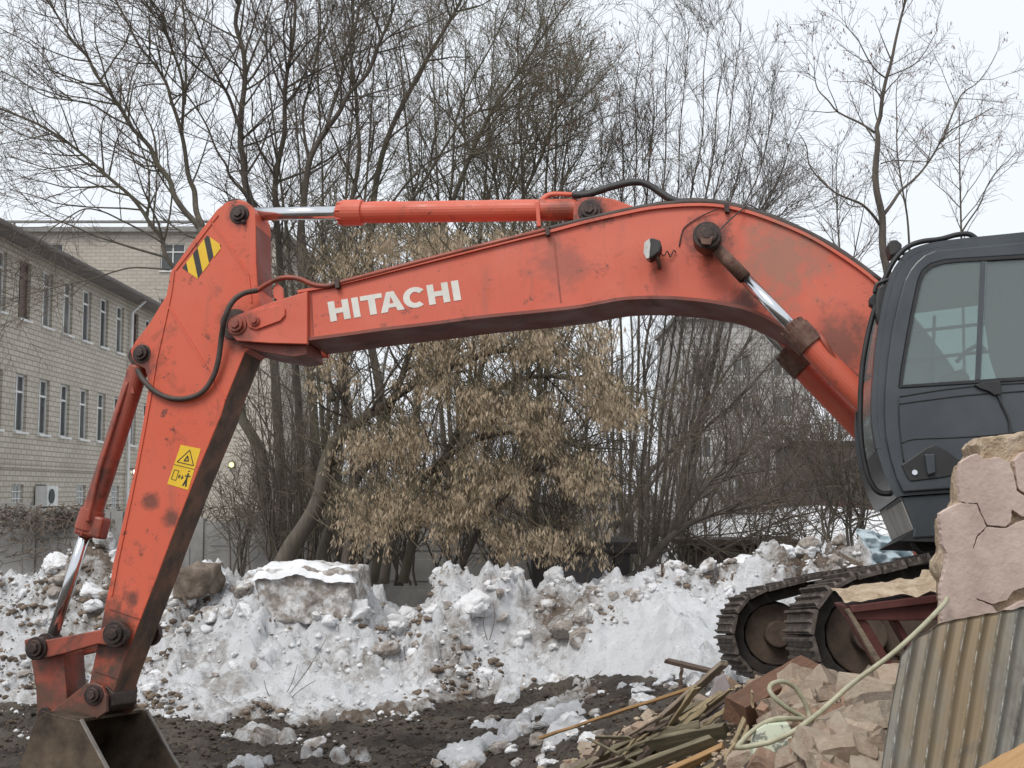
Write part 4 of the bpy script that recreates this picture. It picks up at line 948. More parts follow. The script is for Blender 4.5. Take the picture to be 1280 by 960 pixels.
for s in (0, 2.2):
    o0 = N0 - FT * R_ + AT * s
    def TP(a, b, w): return o0 + FT * a + UT * b + AT * w
    inner = [(a * .80 if a > 0 else a, b * .80) for a, b in lp]
    tr = MB(); n = len(lp)
    vs = []; fs = []
    for i in range(n):
        a, b = lp[i]; t = Vector(lp[(i + 1) % n] - lp[i - 1]).normalized(); nn = Vector((-t.y, t.x))
        for dd in (.02, .095):
            for w in (.13, .47): vs.append(TP(a + nn.x * dd, b + nn.y * dd, w))
    for i in range(n):
        j = (i + 1) % n
        for x, y in ((0, 1), (1, 3), (3, 2), (2, 0)): fs.append((i * 4 + x, i * 4 + y, j * 4 + y, j * 4 + x))
    track = tr.add(vs, fs).done('track', 'under_steel', ex)
    for i in range(n):
        a, b = lp[i]; t = Vector(lp[(i + 1) % n] - lp[i - 1]).normalized()
        tx_ = FT * t.x + UT * t.y; nx_ = FT * t.y - UT * t.x
        jit = rng.uniform(-.004, .004)
        m4 = Matrix((( tx_.x, AT.x, nx_.x), (tx_.y, AT.y, nx_.y), (tx_.z, AT.z, nx_.z))).to_4x4(); m4.translation = TP(a, b, .3) - EXB + nx_ * jit
        so_ = bpy.data.objects.new('shoe', shoe_me); COL.objects.link(so_); so_.parent = track; so_.matrix_local = m4
    il = MB()
    for rr, w0, w1 in ((.235, .16, .44), (.255, .25, .35), (.10, .06, .54)):
        il.tube([TP(-.02, 0, w0), TP(-.02, 0, w1)], rr, 30)
    il.done('idler', 'idler', track, bevel=.01)
    MB().tube([TP(-3.15, .06, .15), TP(-3.15, .06, .45)], .27, 24).done('sprocket', 'under_steel', track)
    fr = MB(); fr.prism([TP(-.12, .1, .14), TP(-.3, .17, .14), TP(-2.9, .2, .14), TP(-2.9, -.18, .14), TP(-.3, -.18, .14), TP(-.12, -.1, .14)], AT * .32); fr.done('side_frame', 'idler', track, bevel=.02)
    for k in range(6): MB().tube([TP(-.55 - .42 * k, -R_ + .15, .12), TP(-.55 - .42 * k, -R_ + .15, .48)], .085, 18).done('roller', 'under_steel', track)
oc = N0 - FT * R_
MB().box(oc - FT * 1.6 + AT * 1.4 + UT * .15, FT * .55, AT * 1.0, UT * .16).done('carbody', 'under_steel', ex, bevel=.03)

# ================================================================== BUILDINGS, FENCE, SHEDS
def facade(root, org, ud, nd, ulen, vlen, wins, mat, depth=.14, name='wall'):
    org, ud, nd = Vector(org), Vector(ud), Vector(nd); vd = Vector((0, 0, 1))
    us = sorted(set([0, ulen] + [w[0] for w in wins] + [w[1] for w in wins])); vs = sorted(set([0, vlen] + [w[2] for w in wins] + [w[3] for w in wins]))
    mb = MB()
    for i in range(len(us) - 1):
        for j in range(len(vs) - 1):
            uc, vc = (us[i] + us[i + 1]) / 2, (vs[j] + vs[j + 1]) / 2
            if any(w[0] < uc < w[1] and w[2] < vc < w[3] for w in wins): continue
            mb.add([org + ud * a + vd * b for a, b in ((us[i], vs[j]), (us[i + 1], vs[j]), (us[i + 1], vs[j + 1]), (us[i], vs[j + 1]))], [(0, 1, 2, 3)])
    for a, b, c_, d_ in wins:
        q = [org + ud * x + vd * y for x, y in ((a, c_), (b, c_), (b, d_), (a, d_))]; k = [p - nd * depth for p in q]
        mb.add(q + k, [(i, (i + 1) % 4, (i + 1) % 4 + 4, i + 4) for i in range(4)])
    return mb.done(name, mat, root)
def window(root, org, ud, nd, w, fm='frame_white', depth=.14, split=.36, transom=.26, sill=True, bars=False):
    org, ud, nd = Vector(org) - Vector(nd) * depth, Vector(ud), Vector(nd); vd = Vector((0, 0, 1)); a, b, c_, d_ = w; f = .055
    mb = MB()
    def bar(x0, x1, y0, y1, t=.05):
        mb.box(org + ud * (x0 + x1) / 2 + vd * (y0 + y1) / 2 + nd * t / 2, ud * abs(x1 - x0) / 2, nd * t / 2, vd * (y1 - y0) / 2)
    bar(a, a + f, c_, d_); bar(b - f, b, c_, d_); bar(a + f, b - f, c_, c_ + f); bar(a + f, b - f, d_ - f, d_)
    xm = a + (b - a) * split; bar(xm - .03, xm + .03, c_ + f, d_ - f, .06)
    if transom: ym = d_ - (d_ - c_) * transom; bar(a + f, b - f, ym - .03, ym + .03, .055)
    if bars:
        for k in range(1, 4): bar(a + (b - a) * k / 4 - .015, a + (b - a) * k / 4 + .015, c_, d_, .09)
        for k in range(1, 4): y_ = c_ + (d_ - c_) * k / 4; bar(a, b, y_ - .012, y_ + .012, .1)
    fr = mb.done('window', fm, root)
    MB().box(org + ud * (a + b) / 2 + vd * (c_ + d_) / 2 - nd * .0, ud * (b - a) / 2, nd * .008, vd * (d_ - c_) / 2).done('pane', 'pane' if fm == 'frame_white' else fm, fr)
    if sill: MB().box(org + ud * (a + b) / 2 + vd * (c_ - .03) + nd * (depth + .06) / 2, ud * ((b - a) / 2 + .05), nd * ((depth + .12) / 2), vd * .03).done('sill', 'frame_white', fr)
    return fr
XB = -14.2; FY = F_PX * 14.2
b1 = thing('brick_building', 'two storey pale brick building with narrow white windows above a basement row', 'building', (XB - 5, 38, 0))
Y0, Y1, ZE = 26.0, 47.4, 9.45
wins = []; kinds = []
for k in range(-4, 8):
    yc = 34.6 + 1.705 * k
    if yc - .5 < Y0 or yc + .5 > Y1: continue
    for (v0, v1, kd_) in ((4.06, 5.72, 'low'), (7.33, 9.04, 'up'), (1.72, 2.55, 'base')):
        if kd_ == 'base' and k % 2 == 0 and k > 1: continue
        wins.append((yc - .42 - Y0, yc + .42 - Y0, v0, v1)); kinds.append((kd_, k))
facade(b1, (XB, Y0, 0), (0, 1, 0), (1, 0, 0), Y1 - Y0, ZE, wins, 'brick1')
for w, (kd_, k) in zip(wins, kinds):
    if kd_ == 'up' and k in (0, 6): window(b1, (XB, Y0, 0), (0, 1, 0), (1, 0, 0), w, 'frame_brown')
    else: window(b1, (XB, Y0, 0), (0, 1, 0), (1, 0, 0), w, split=.34 if kd_ != 'base' else .5, transom=.26 if kd_ == 'up' else (.3 if kd_ == 'low' else 0), bars=kd_ == 'base', sill=kd_ != 'base')
MB().box2((XB - 10, Y1 - .3, 0), (XB - .02, Y1, ZE)).done('end_wall', 'brick1x', b1)
MB().box2((XB - 10, Y0, 0), (XB - .02, Y0 + .3, ZE)).done('end_wall', 'brick1x', b1)
MB().box2((XB, Y0, 3.02), (XB + .07, Y1, 3.12)).done('drip_ledge', 'brick1', b1)
mb = MB(); sec = [(XB + .65, ZE - .06), (XB + .65, ZE + .12), (XB - 5, ZE + 2.2), (XB - 10.6, ZE + .12), (XB - 10.6, ZE - .06)]
mb.prism([(x, Y0 - .5, z) for x, z in sec], (0, Y1 - Y0 + 1.0, 0)); rf = mb.done('roof', 'roof', b1)
MB().tube([(XB + .7, Y0 - .5, ZE + .02), (XB + .7, Y1 + .4, ZE - .02)], .07, 8).done('gutter', 'roof', rf)
MB().tube([(XB + .12, 44.1, 1), (XB + .12, 44.1, ZE - .5), (XB + .6, 44.1, ZE - .05)], .06, 8).done('downpipe', 'frame_white', b1)
# things on the facade
ac = thing('air_conditioner', 'white air conditioner unit on the brick wall above the fence', 'air conditioner', (XB + .25, 36.2, 1.95))
MB().box2((XB + .05, 35.75, 1.9), (XB + .42, 36.6, 2.5)).done('casing', 'ac_white', ac, bevel=.02)
c = Vector((XB + .43, 36.05, 2.2)); MB().tube([c, c + Vector((.015, 0, 0))], .22, 18).done('fan_grille', 'cab_black', ac)
MB().box2((XB, 35.85, 1.85), (XB + .4, 35.9, 1.9)).box2((XB, 36.45, 1.85), (XB + .4, 36.5, 1.9)).done('bracket', 'roof', ac)
wl = thing('wall_lamp', 'small lit white lamp low on the brick building beside the excavator arm', 'lamp', (XB + .15, 44.7, 3.2))
MB().box2((XB, 44.63, 3.15), (XB + .22, 44.77, 3.2)).done('bracket', 'roof', wl); MB().tube([(XB + .22, 44.7, 3.0), (XB + .22, 44.7, 3.14)], .08, 12).done('bulb', 'lamp_white', wl)

# far cream block behind it
YB2 = 64.0
b2 = thing('cream_brick_building', 'tall cream brick building standing behind the trees', 'building', (-16, YB2 + 6, 0))
x0, x1, zt = P(-150, 500, YB2).x, P(345, 500, YB2).x, P(100, 291, YB2).z
wins2 = []
for k in (0, 2, 4):
    for fl in range(5):
        u = 1.6 + k * 3.3; v = 2.2 + fl * 3.0
        if u + 1.3 < x1 - x0 and v + 1.5 < zt: wins2.append((u, u + 1.3, v, v + 1.5))
facade(b2, (x0, YB2, 0), (1, 0, 0), (0, -1, 0), x1 - x0, zt, wins2, 'brick2')
for w in wins2: window(b2, (x0, YB2, 0), (1, 0, 0), (0, -1, 0), w, split=.5, transom=.3)
MB().box2((x1 - .3, YB2 + .01, 0), (x1, YB2 + 12, zt)).done('end_wall', 'brick1', b2)
MB().box2((x0 - .3, YB2 - .35, zt), (x1 + .35, YB2 + 12, zt + .25)).done('roof_slab', 'concrete', b2)
for k, u in enumerate((4.0, 11.5)):
    MB().tube([(x0 + u + 2, YB2 + 2, zt), (x0 + u + 2, YB2 + 2, zt + 1.1)], .06, 8).done('roof_post', 'concrete', b2)
MB().box2((x0 + 3, YB2 + 1.9, zt + 1.0), (x1 - 1, YB2 + 2.1, zt + 1.12)).done('roof_rail', 'concrete', b2)
gl = thing('signal_lamp', 'tiny yellow green lamp glowing on the far cream building', 'lamp', P(289, 583, YB2 - .2))
c = P(289, 581, YB2 - .25); MB().tube([c, c + Vector((0, .1, 0))], .13, 12).done('lamp_face', 'lamp_green', gl); MB().box(c + Vector((0, .17, 0)), (.16, 0, 0), (0, .07, 0), (0, 0, .18)).done('housing', 'roof', gl)
# pale block of flats far to the right
YB3 = 85.0
b3 = thing('pale_apartment_block', 'pale grey apartment block faint behind the bare thicket', 'building', (15, YB3 + 6, 0))
x0, x1, zt = P(848, 500, YB3).x, P(1010, 500, YB3).x, P(900, 400, YB3).z
wins3 = [(1.0 + k * 2.9, 2.3 + k * 2.9, 1.8 + f * 2.9, 3.3 + f * 2.9) for k in range(3) for f in range(5) if 3.4 + f * 2.9 < zt]
facade(b3, (x0, YB3, 0), (1, 0, 0), (0, -1, 0), x1 - x0, zt, wins3, 'pale_wall')
for w in wins3: window(b3, (x0, YB3, 0), (1, 0, 0), (0, -1, 0), w, split=.5, transom=0, sill=False)
MB().box2((x0, YB3 + .01, 0), (x0 + .3, YB3 + 12, zt)).done('end_wall', 'pale_wall', b3); MB().box2((x1 - .3, YB3 + .01, 0), (x1, YB3 + 12, zt)).done('end_wall', 'pale_wall', b3)
MB().box2((x0 - .2, YB3 - .3, zt), (x1 + .2, YB3 + 12, zt + .3)).done('roof_slab', 'concrete', b3)

# concrete fence in panels
fn = thing('concrete_fence', 'grey concrete panel fence running behind the snow bank', 'fence', (-5, 22.5, 0))
fx = [(-120, 628, 24.2), (44, 636, 23.6), (152, 643, 23.2), (252, 652, 22.8), (352, 655, 22.5), (462, 657, 22.2), (570, 660, 22.0), (680, 664, 21.8)]
for (xa, ya, Ya), (xb, yb, Yb) in zip(fx[:-1], fx[1:]):
    a, b = P(xa, ya, Ya), P(xb, yb, Yb); b.z = a.z - rng.uniform(-.02, .05)
    d = (b - a); d.z = 0; l = d.length; d.normalize(); nn = Vector((d.y, -d.x, 0))
    MB().box(Vector(((a.x + b.x) / 2, (a.y + b.y) / 2, a.z / 2 - .1)), d * (l / 2 - .07), nn * .05, Vector((0, 0, a.z / 2 + .1))).done('panel', 'concrete', fn, bevel=.01)
    MB().box(Vector((a.x, a.y, a.z / 2)), d * .08, nn * .09, Vector((0, 0, a.z / 2 + .06))).done('post', 'concrete', fn, bevel=.01)
    mb = MB()
    for k in range(3): mb.box(Vector(((a.x + b.x) / 2, (a.y + b.y) / 2, a.z - .25 - .55 * k)) + nn * .055, d * (l / 2 - .2), nn * .012, Vector((0, 0, .2)))
    mb.done('raised_field', 'concrete', fn, bevel=.01)

# low dark shed, brown shed with snowed roof, grey shed, maroon fence
sh = thing('dark_shed', 'low dark grey shed with heavy lintel half hidden under seed bearing branches', 'shed', P(730, 740, 18.6))
a, b = P(676, 690, 18.5), P(786, 684, 18.8)
MB().box2((a.x, 18.5, 0), (b.x - .25, 20.2, a.z - .02)).done('wall', 'shed_grey', sh, bevel=.02)
MB().box2((a.x - .25, 18.35, a.z - .02), (b.x + .1, 20.4, a.z + .16)).done('roof_slab', 'shed_dark', sh, bevel=.02)
MB().box2((b.x - .25, 18.42, 0), (b.x - .02, 20.2, a.z - .02)).done('post', 'shed_dark', sh); MB().box2((a.x - .12, 18.42, 0), (a.x + .1, 20.2, a.z - .02)).done('post', 'shed_dark', sh)
bs = thing('brown_shed', 'long low dark brown plank shed under a snowy slope', 'shed', P(925, 740, 19.5))
a, b = P(858, 680, 19.5), P(992, 674, 19.5); npl = 14
for k in range(npl):
    xa = a.x + (b.x - a.x) * k / npl; xb_ = a.x + (b.x - a.x) * (k + 1) / npl
    MB().box2((xa + .006, 19.5 + rng.uniform(-.012, .012), 0), (xb_ - .006, 19.56, a.z - .02 + rng.uniform(-.02, .02))).done('plank', 'shed_brown', bs)
MB().box2((a.x, 19.57, 0), (b.x, 20.6, a.z - .05)).done('body', 'shed_dark', bs)
MB().box2((a.x - .1, 19.4, a.z - .02), (b.x + .1, 20.7, a.z + .07)).done('roof_board', 'shed_brown', bs)
gs = thing('grey_shed', 'grey boarded shed behind the snow heap and saplings', 'shed', P(1035, 700, 27))
a, b = P(998, 556, 27), P(1110, 556, 27)
for k in range(4):
    z0, z1 = k * a.z / 4, (k + 1) * a.z / 4
    MB().box2((a.x, 27 + rng.uniform(-.015, .015), z0 + .01), (b.x, 27.08, z1 - .01)).done('board', 'shed_grey', gs)
MB().box2((a.x + .03, 27.1, 0), (b.x - .03, 29.5, a.z - .03)).done('body', 'shed_grey', gs); MB().box2((a.x - .15, 26.85, a.z), (b.x + .15, 29.7, a.z + .08)).done('roof_board', 'shed_dark', gs)
mf = thing('maroon_fence', 'dark maroon board fence behind the snow heap', 'fence', P(1040, 690, 25.5))
a, b = P(995, 626, 25.5), P(1180, 622, 25.5); nb = 22
for k in range(nb):
    xa = a.x + (b.x - a.x) * k / nb
    MB().box2((xa + .005, 25.5, .2), (xa + (b.x - a.x) / nb - .005, 25.53, a.z + rng.uniform(-.03, .03))).done('board', 'maroon', mf)
MB().box2((a.x, 25.54, a.z - .4), (b.x, 25.6, a.z - .3)).done('rail', 'maroon', mf)
# snow heap behind the sheds
X_, Y_ = np.meshgrid(np.linspace(2.0, 9.5, 120), np.linspace(20.7, 25.2, 70))
top = np.interp(X_, [2.2, 3.3, 4.2, 5.2, 5.9, 7.2, 9.5], [.2, 1.62, 1.85, 2.02, 2.08, 1.9, 1.7])
Z_ = top * sstep(20.5, 22.2, Y_) * (1 - .6 * sstep(23.5, 25.2, Y_)) + .16 * (fbm(X_ * 1.5, Y_ * 1.5, 8, 4) - .45) + .05 * (fbm(X_ * 6, Y_ * 6, 9, 3) - .4)
me, _ = grid_mesh('snow_heap', X_, Y_, Z_); me.shade_smooth(); o = link_mesh('snow_heap', me, 'snow_clean'); o['kind'] = 'structure'
X_, Y_ = np.meshgrid(np.linspace(-30, 40, 180), np.linspace(17, 62, 120))
Z_ = .10 + .30 * (fbm(X_ * .4, Y_ * .4, 18, 4) - .45) + .1 * (fbm(X_ * 2, Y_ * 2, 19, 3) - .45) - .3 * (1 - sstep(17, 18.5, Y_))
me, _ = grid_mesh('snow_field', X_, Y_, Z_); me.shade_smooth(); o = link_mesh('snow_field', me, 'snow_clean'); o['kind'] = 'structure'

# ================================================================== TREES
def v_norm(a):
    l = math.sqrt(a[0] * a[0] + a[1] * a[1] + a[2] * a[2]) or 1; return (a[0] / l, a[1] / l, a[2] / l)
def tubes_mesh(name, lines, k, mat, parent, off):
    """lines: list of (pts, radii); numpy tubes grouped by length"""
    groups = {}
    for p, r_ in lines: groups.setdefault(len(p), []).append((p, r_))
    V, Q = [], []; base_ = 0
    for n, ls in groups.items():
        A = np.array([l[0] for l in ls], float) - np.array(off); R = np.array([l[1] for l in ls], float)
        T = np.empty_like(A); T[:, 1:-1] = A[:, 2:] - A[:, :-2] if n > 2 else 0; T[:, 0] = A[:, 1] - A[:, 0]; T[:, -1] = A[:, -1] - A[:, -2]
        T /= np.linalg.norm(T, axis=2, keepdims=True) + 1e-9
        ref = np.array([.37, .61, .13]); U = np.cross(T, ref); U /= np.linalg.norm(U, axis=2, keepdims=True) + 1e-9; Wv = np.cross(T, U)
        ang = np.arange(k) * 2 * math.pi / k
        ring = A[:, :, None, :] + R[:, :, None, None] * (U[:, :, None, :] * np.cos(ang)[None, None, :, None] + Wv[:, :, None, :] * np.sin(ang)[None, None, :, None])
        m = len(ls); V.append(ring.reshape(-1, 3))
        i = np.arange(m)[:, None, None] * (n * k); s_ = np.arange(n - 1)[None, :, None] * k; j = np.arange(k)[None, None, :]; j2 = (j + 1) % k
        q = np.stack([i + s_ + j, i + s_ + j2, i + s_ + k + j2, i + s_ + k + j], -1).reshape(-1, 4) + base_
        Q.append(q); base_ += m * n * k
    me = raw_mesh(name, np.concatenate(V), None, np.concatenate(Q)); me.shade_smooth()
    return link_mesh(name, me, mat, parent)
def grow(out, p, d, L, r_, lev, cfg, R):
    seg = cfg['seg'][lev]; n = max(2, min(9, int(L / seg + .5))); st = L / n; w = cfg['wob'][lev]; tr = cfg['trop'][lev]
    pts = [p]; rad = [r_]; rend = max(cfg['rmin'] * .7, r_ * cfg.get('taper', .3)); dirs = [d]
    for i in range(n):
        d = v_norm((d[0] + R.gauss(0, w), d[1] + R.gauss(0, w), d[2] + R.gauss(0, w) + tr))
        p = (p[0] + d[0] * st, p[1] + d[1] * st, p[2] + d[2] * st); pts.append(p); dirs.append(d); rad.append(r_ + (rend - r_) * (i + 1) / n)
    out[lev].append((pts, rad))
    if lev + 1 <= cfg['max']: sprout(out, pts, rad, dirs, L, lev, cfg, R)
def sprout(out, pts, rad, dirs, L, lev, cfg, R, lo=.15, num=None):
    n = len(pts) - 1; c = num if num is not None else L * cfg['dens'][lev]; c = int(c) + (R.random() < c % 1)
    for _ in range(c):
        t = lo + (1 - lo) * R.random() ** .8; f = t * n; i = min(int(f), n - 1); g = f - i
        a, b = pts[i], pts[i + 1]; p = (a[0] + (b[0] - a[0]) * g, a[1] + (b[1] - a[1]) * g, a[2] + (b[2] - a[2]) * g)
        d = dirs[min(i + 1, n)]; ang = cfg['ang'][lev] * R.uniform(.6, 1.35)
        rv = v_norm((R.gauss(0, 1), R.gauss(0, 1), R.gauss(0, 1))); dt = rv[0] * d[0] + rv[1] * d[1] + rv[2] * d[2]
        pv = v_norm((rv[0] - d[0] * dt, rv[1] - d[1] * dt, rv[2] - d[2] * dt)); s_, c_ = math.sin(ang), math.cos(ang)
        nd = v_norm((d[0] * c_ + pv[0] * s_, d[1] * c_ + pv[1] * s_, d[2] * c_ + pv[2] * s_))
        l2 = cfg['len'][lev] * R.uniform(.5, 1.3) * (1.15 - .5 * t)
        r2 = max(cfg['rmin'], min(rad[i] * .62, cfg['rad'][lev] * R.uniform(.7, 1.2)))
        grow(out, p, nd, l2, r2, lev + 1, cfg, R)
CFG = dict(seg=[.5, .28, .2, .14], wob=[.08, .12, .16, .2], trop=[.04, .05, .05, .04], ang=[.75, .7, .75, .8], dens=[2.6, 4.4, 7.0, 0], len=[1.9, .95, .42, .25], rad=[.022, .0085, .0048, .004], rmin=.0038, max=3, taper=.3)
def tree(name, label, cat, basepx, Y, stems, cfg, seed, bark='bark', twig='twig', group=None, num=None, bloom=None):
    """stems: list of (points [(px, py, dY)], r0, r1, number of limbs)"""
    R = random.Random(seed); b = P(basepx[0], basepx[1], Y); b.z = .0
    root = thing(name, label, cat, b, group); out = {0: [], 1: [], 2: [], 3: []}; trunks = []
    for st in stems:
        pp, r0, r1 = st[:3]; nl = st[3] if len(st) > 3 else None
        w = [P(q[0], q[1], Y + (q[2] if len(q) > 2 else 0)) for q in pp]; w = spline([a + Vector((R.gauss(0, 1), R.gauss(0, 1), 0)) * .03 for a in spline(w, 2)], 3)
        n = len(w); pts = [tuple(q) for q in w]; rad = [r0 + (r1 - r0) * (i / (n - 1)) ** .8 for i in range(n)]
        trunks.append((pts, rad))
        dirs = [v_norm(tuple(w[min(i + 1, n - 1)] - w[max(i - 1, 0)])) for i in range(n)]
        L = sum((w[i + 1] - w[i]).length for i in range(n - 1))
        sprout(out, pts, rad, dirs, L, 0, cfg, R, lo=st[4] if len(st) > 4 else .2, num=nl)
    tr = MB()
    for p_, r_ in trunks: tr.tube(p_, r_, 9, True)
    tr.done('trunk', bark, root, smooth=True)
    lm = [l for l in out[1]]
    if lm: tubes_mesh('limbs', lm, 5, bark, root, b)['kind'] = 'stuff'
    tw = out[2] + out[3]
    o = tubes_mesh('twigs', tw, 3, twig, root, b); o['kind'] = 'stuff'
    return root, out
def keys_mesh(name, spots, mat, parent, off, R, size=.055, n=(4, 9)):
    V, Q = [], []
    for p in spots:
        for _ in range(R.randint(*n)):
            a = R.uniform(0, 6.28); s_ = size * R.uniform(.55, 1.4); w = s_ * R.uniform(.14, .27)
            x = p[0] + R.gauss(0, .045); y = p[1] + R.gauss(0, .045); z = p[2] - abs(R.gauss(0, .06))
            tx_, ty_ = math.cos(a), math.sin(a); lx, ly = R.gauss(0, .3) * s_, R.gauss(0, .3) * s_
            k = len(V)
            V += [(x, y, z), (x + tx_ * w + lx * .5, y + ty_ * w + ly * .5, z - s_ * .55), (x + lx, y + ly, z - s_), (x - tx_ * w * .5 + lx * .5 + ty_ * w * .5, y - ty_ * w * .5 + ly * .5 - tx_ * w * .5, z - s_ * .5)]
            Q.append((k, k + 1, k + 2, k + 3))
    me = raw_mesh(name, np.array(V) - np.array(off), None, np.array(Q)); o = link_mesh(name, me, mat, parent); o['kind'] = 'stuff'; return o
def inside(poly, x, y):
    c = False; j = len(poly) - 1
    for i in range(len(poly)):
        if (poly[i][1] > y) != (poly[j][1] > y) and x < (poly[j][0] - poly[i][0]) * (y - poly[i][1]) / (poly[j][1] - poly[i][1]) + poly[i][0]: c = not c
        j = i
    return c

# left tree: limbs fanning out to the left behind the arm
tree('bare_tree', 'bare multi stemmed tree whose limbs fan left over the brick building', 'tree', (345, 722), 19.5, [
    ([(345, 724), (338, 640), (325, 565), (300, 518), (286, 440), (268, 360), (250, 285)], 0.108, 0.0612, 6, .4),
    ([(285, 430), (262, 385), (225, 345), (197, 298), (178, 263), (140, 225), (100, 190), (50, 157), (0, 136), (-50, 118)], 0.050, 0.0144, 26),
    ([(262, 330), (245, 285), (222, 245), (200, 205), (165, 160), (135, 115), (105, 70), (82, 35), (55, -15)], 0.061, 0.0144, 26),
    ([(250, 285), (243, 240, .4), (235, 210, .5), (222, 150, .6), (205, 105, .8), (175, 55, 1), (138, -10, 1.2)], 0.054, 0.0158, 22),
    ([(226, 165, .5), (229, 110, .2), (217, 60, -.1), (205, 20, -.3), (178, -15, -.5)], 0.029, 0.0130, 14),
    ([(229, 130, .4), (233, 70, .7), (228, 0, 1), (226, -20, 1)], 0.025, 0.0115, 12),
    ([(180, 262), (140, 222, .5), (110, 205, .9), (60, 210, 1.2), (10, 195, 1.4)], 0.019, 0.0086, 12),
    ([(205, 305, -.2), (150, 275, -.5), (110, 262, -.9), (60, 290, -1.2), (20, 345, -1.3)], 0.017, 0.0072, 12),
    ([(215, 338, .3), (160, 335, .2), (110, 350, 0), (60, 360, -.3), (10, 375, -.5)], 0.016, 0.0065, 10),
    ([(165, 160), (110, 130, -.5), (60, 120, -.8), (0, 88, -1)], 0.019, 0.0079, 10),
    ([(130, 105), (80, 100, .5), (40, 60, .8), (-10, 30, 1)], 0.014, 0.0072, 8),
], CFG, 1, 'bark', 'twig')
# upright stems behind the arm head
tree('bare_tree', 'bare upright tree with dark straight stems behind the arm cylinder rod', 'tree', (362, 722), 21.0, [
    ([(352, 724), (350, 600), (345, 450), (328, 340), (313, 262), (304, 200), (303, 170), (306, 100), (302, 30), (300, -20)], 0.101, 0.0324, 34, .12),
    ([(303, 172), (285, 120, -.3), (265, 85, -.5), (243, 32, -.7), (225, -15, -.8)], 0.036, 0.0130, 14),
    ([(307, 92), (322, 55, .3), (333, 28, .5), (342, -10, .6)], 0.025, 0.0108, 10),
    ([(372, 722, .6), (374, 560, .6), (356, 350, .5), (346, 262, .4), (350, 200, .3), (356, 130, .2), (365, 60, .1), (370, -15, 0)], 0.086, 0.0252, 34, .12),
    ([(312, 256), (295, 222, -.4), (272, 188, -.7), (235, 120, -1), (200, 80, -1.2)], 0.029, 0.0101, 14),
    ([(382, 722, .2), (392, 560, .1), (378, 350, 0), (376, 270, -.1), (386, 205, -.2), (410, 160, -.3), (440, 118, -.4), (470, 65, -.5), (492, 10, -.6)], 0.094, 0.0216, 24, .35),
    ([(410, 160, -.3), (423, 100, 0), (442, 40, .3), (456, -15, .5)], 0.036, 0.0144, 14),
    ([(386, 205), (380, 140, .4), (395, 70, .7), (400, -10, .9)], 0.032, 0.0130, 12),
], CFG, 2, 'bark_dark', 'twig')
# big crown in the middle
CFG_M = dict(CFG); CFG_M.update(dens=[2.8, 4.8, 7.5, 0], len=[2.2, 1.05, .45, .25])
tM, oM = tree('bare_tree', 'bare wide crowned tree with olive twigs rising above the boom', 'tree', (500, 730), 22.0, [
    ([(470, 728), (478, 560), (462, 420), (462, 300), (478, 205), (512, 115), (560, 30), (585, -20)], 0.108, 0.0216, 26, .3),
    ([(500, 728, .5), (520, 520, .5), (532, 380, .5), (552, 290, .4), (592, 185, .3), (648, 90, .2), (700, 20, 0)], 0.101, 0.0158, 26, .3),
    ([(540, 728, 1), (590, 520, 1), (612, 400, .9), (640, 290, .8), (672, 195, .7), (702, 125, .6), (716, 90, .5)], 0.079, 0.0108, 24, .3),
    ([(450, 728, -.5), (436, 520, -.6), (420, 360, -.7), (440, 250, -.8), (450, 150, -.9), (438, 60, -1), (440, -15, -1)], 0.079, 0.0144, 22, .3),
    ([(470, 300), (520, 240, -.6), (580, 150, -1), (620, 130, -1.2), (690, 60, -1.5)], 0.032, 0.0101, 16),
    ([(600, 430, .8), (660, 330, .4), (700, 240, 0), (730, 190, -.3)], 0.036, 0.0086, 16),
    ([(535, 370), (560, 250, .9), (570, 150, 1.2), (610, 60, 1.5), (640, 0, 1.6)], 0.036, 0.0108, 16),
    ([(420, 370, -.7), (480, 260, -1.2), (540, 200, -1.6), (600, 170, -1.8), (660, 140, -2)], 0.029, 0.0086, 14),
], CFG_M, 3, 'bark', 'twig_olive')
Rk = random.Random(21)
sp = [l[0][-1] for l in oM[3]]; sp2 = []
for p_ in sp:
    px_ = 640 + F_PX * p_[0] / p_[1]; 
    if px_ > 672 and Rk.random() < .05: sp2.append(p_)
if sp2: keys_mesh('seed_keys', sp2, 'keys_red', tM, tM.location, Rk, .075, (3, 7))

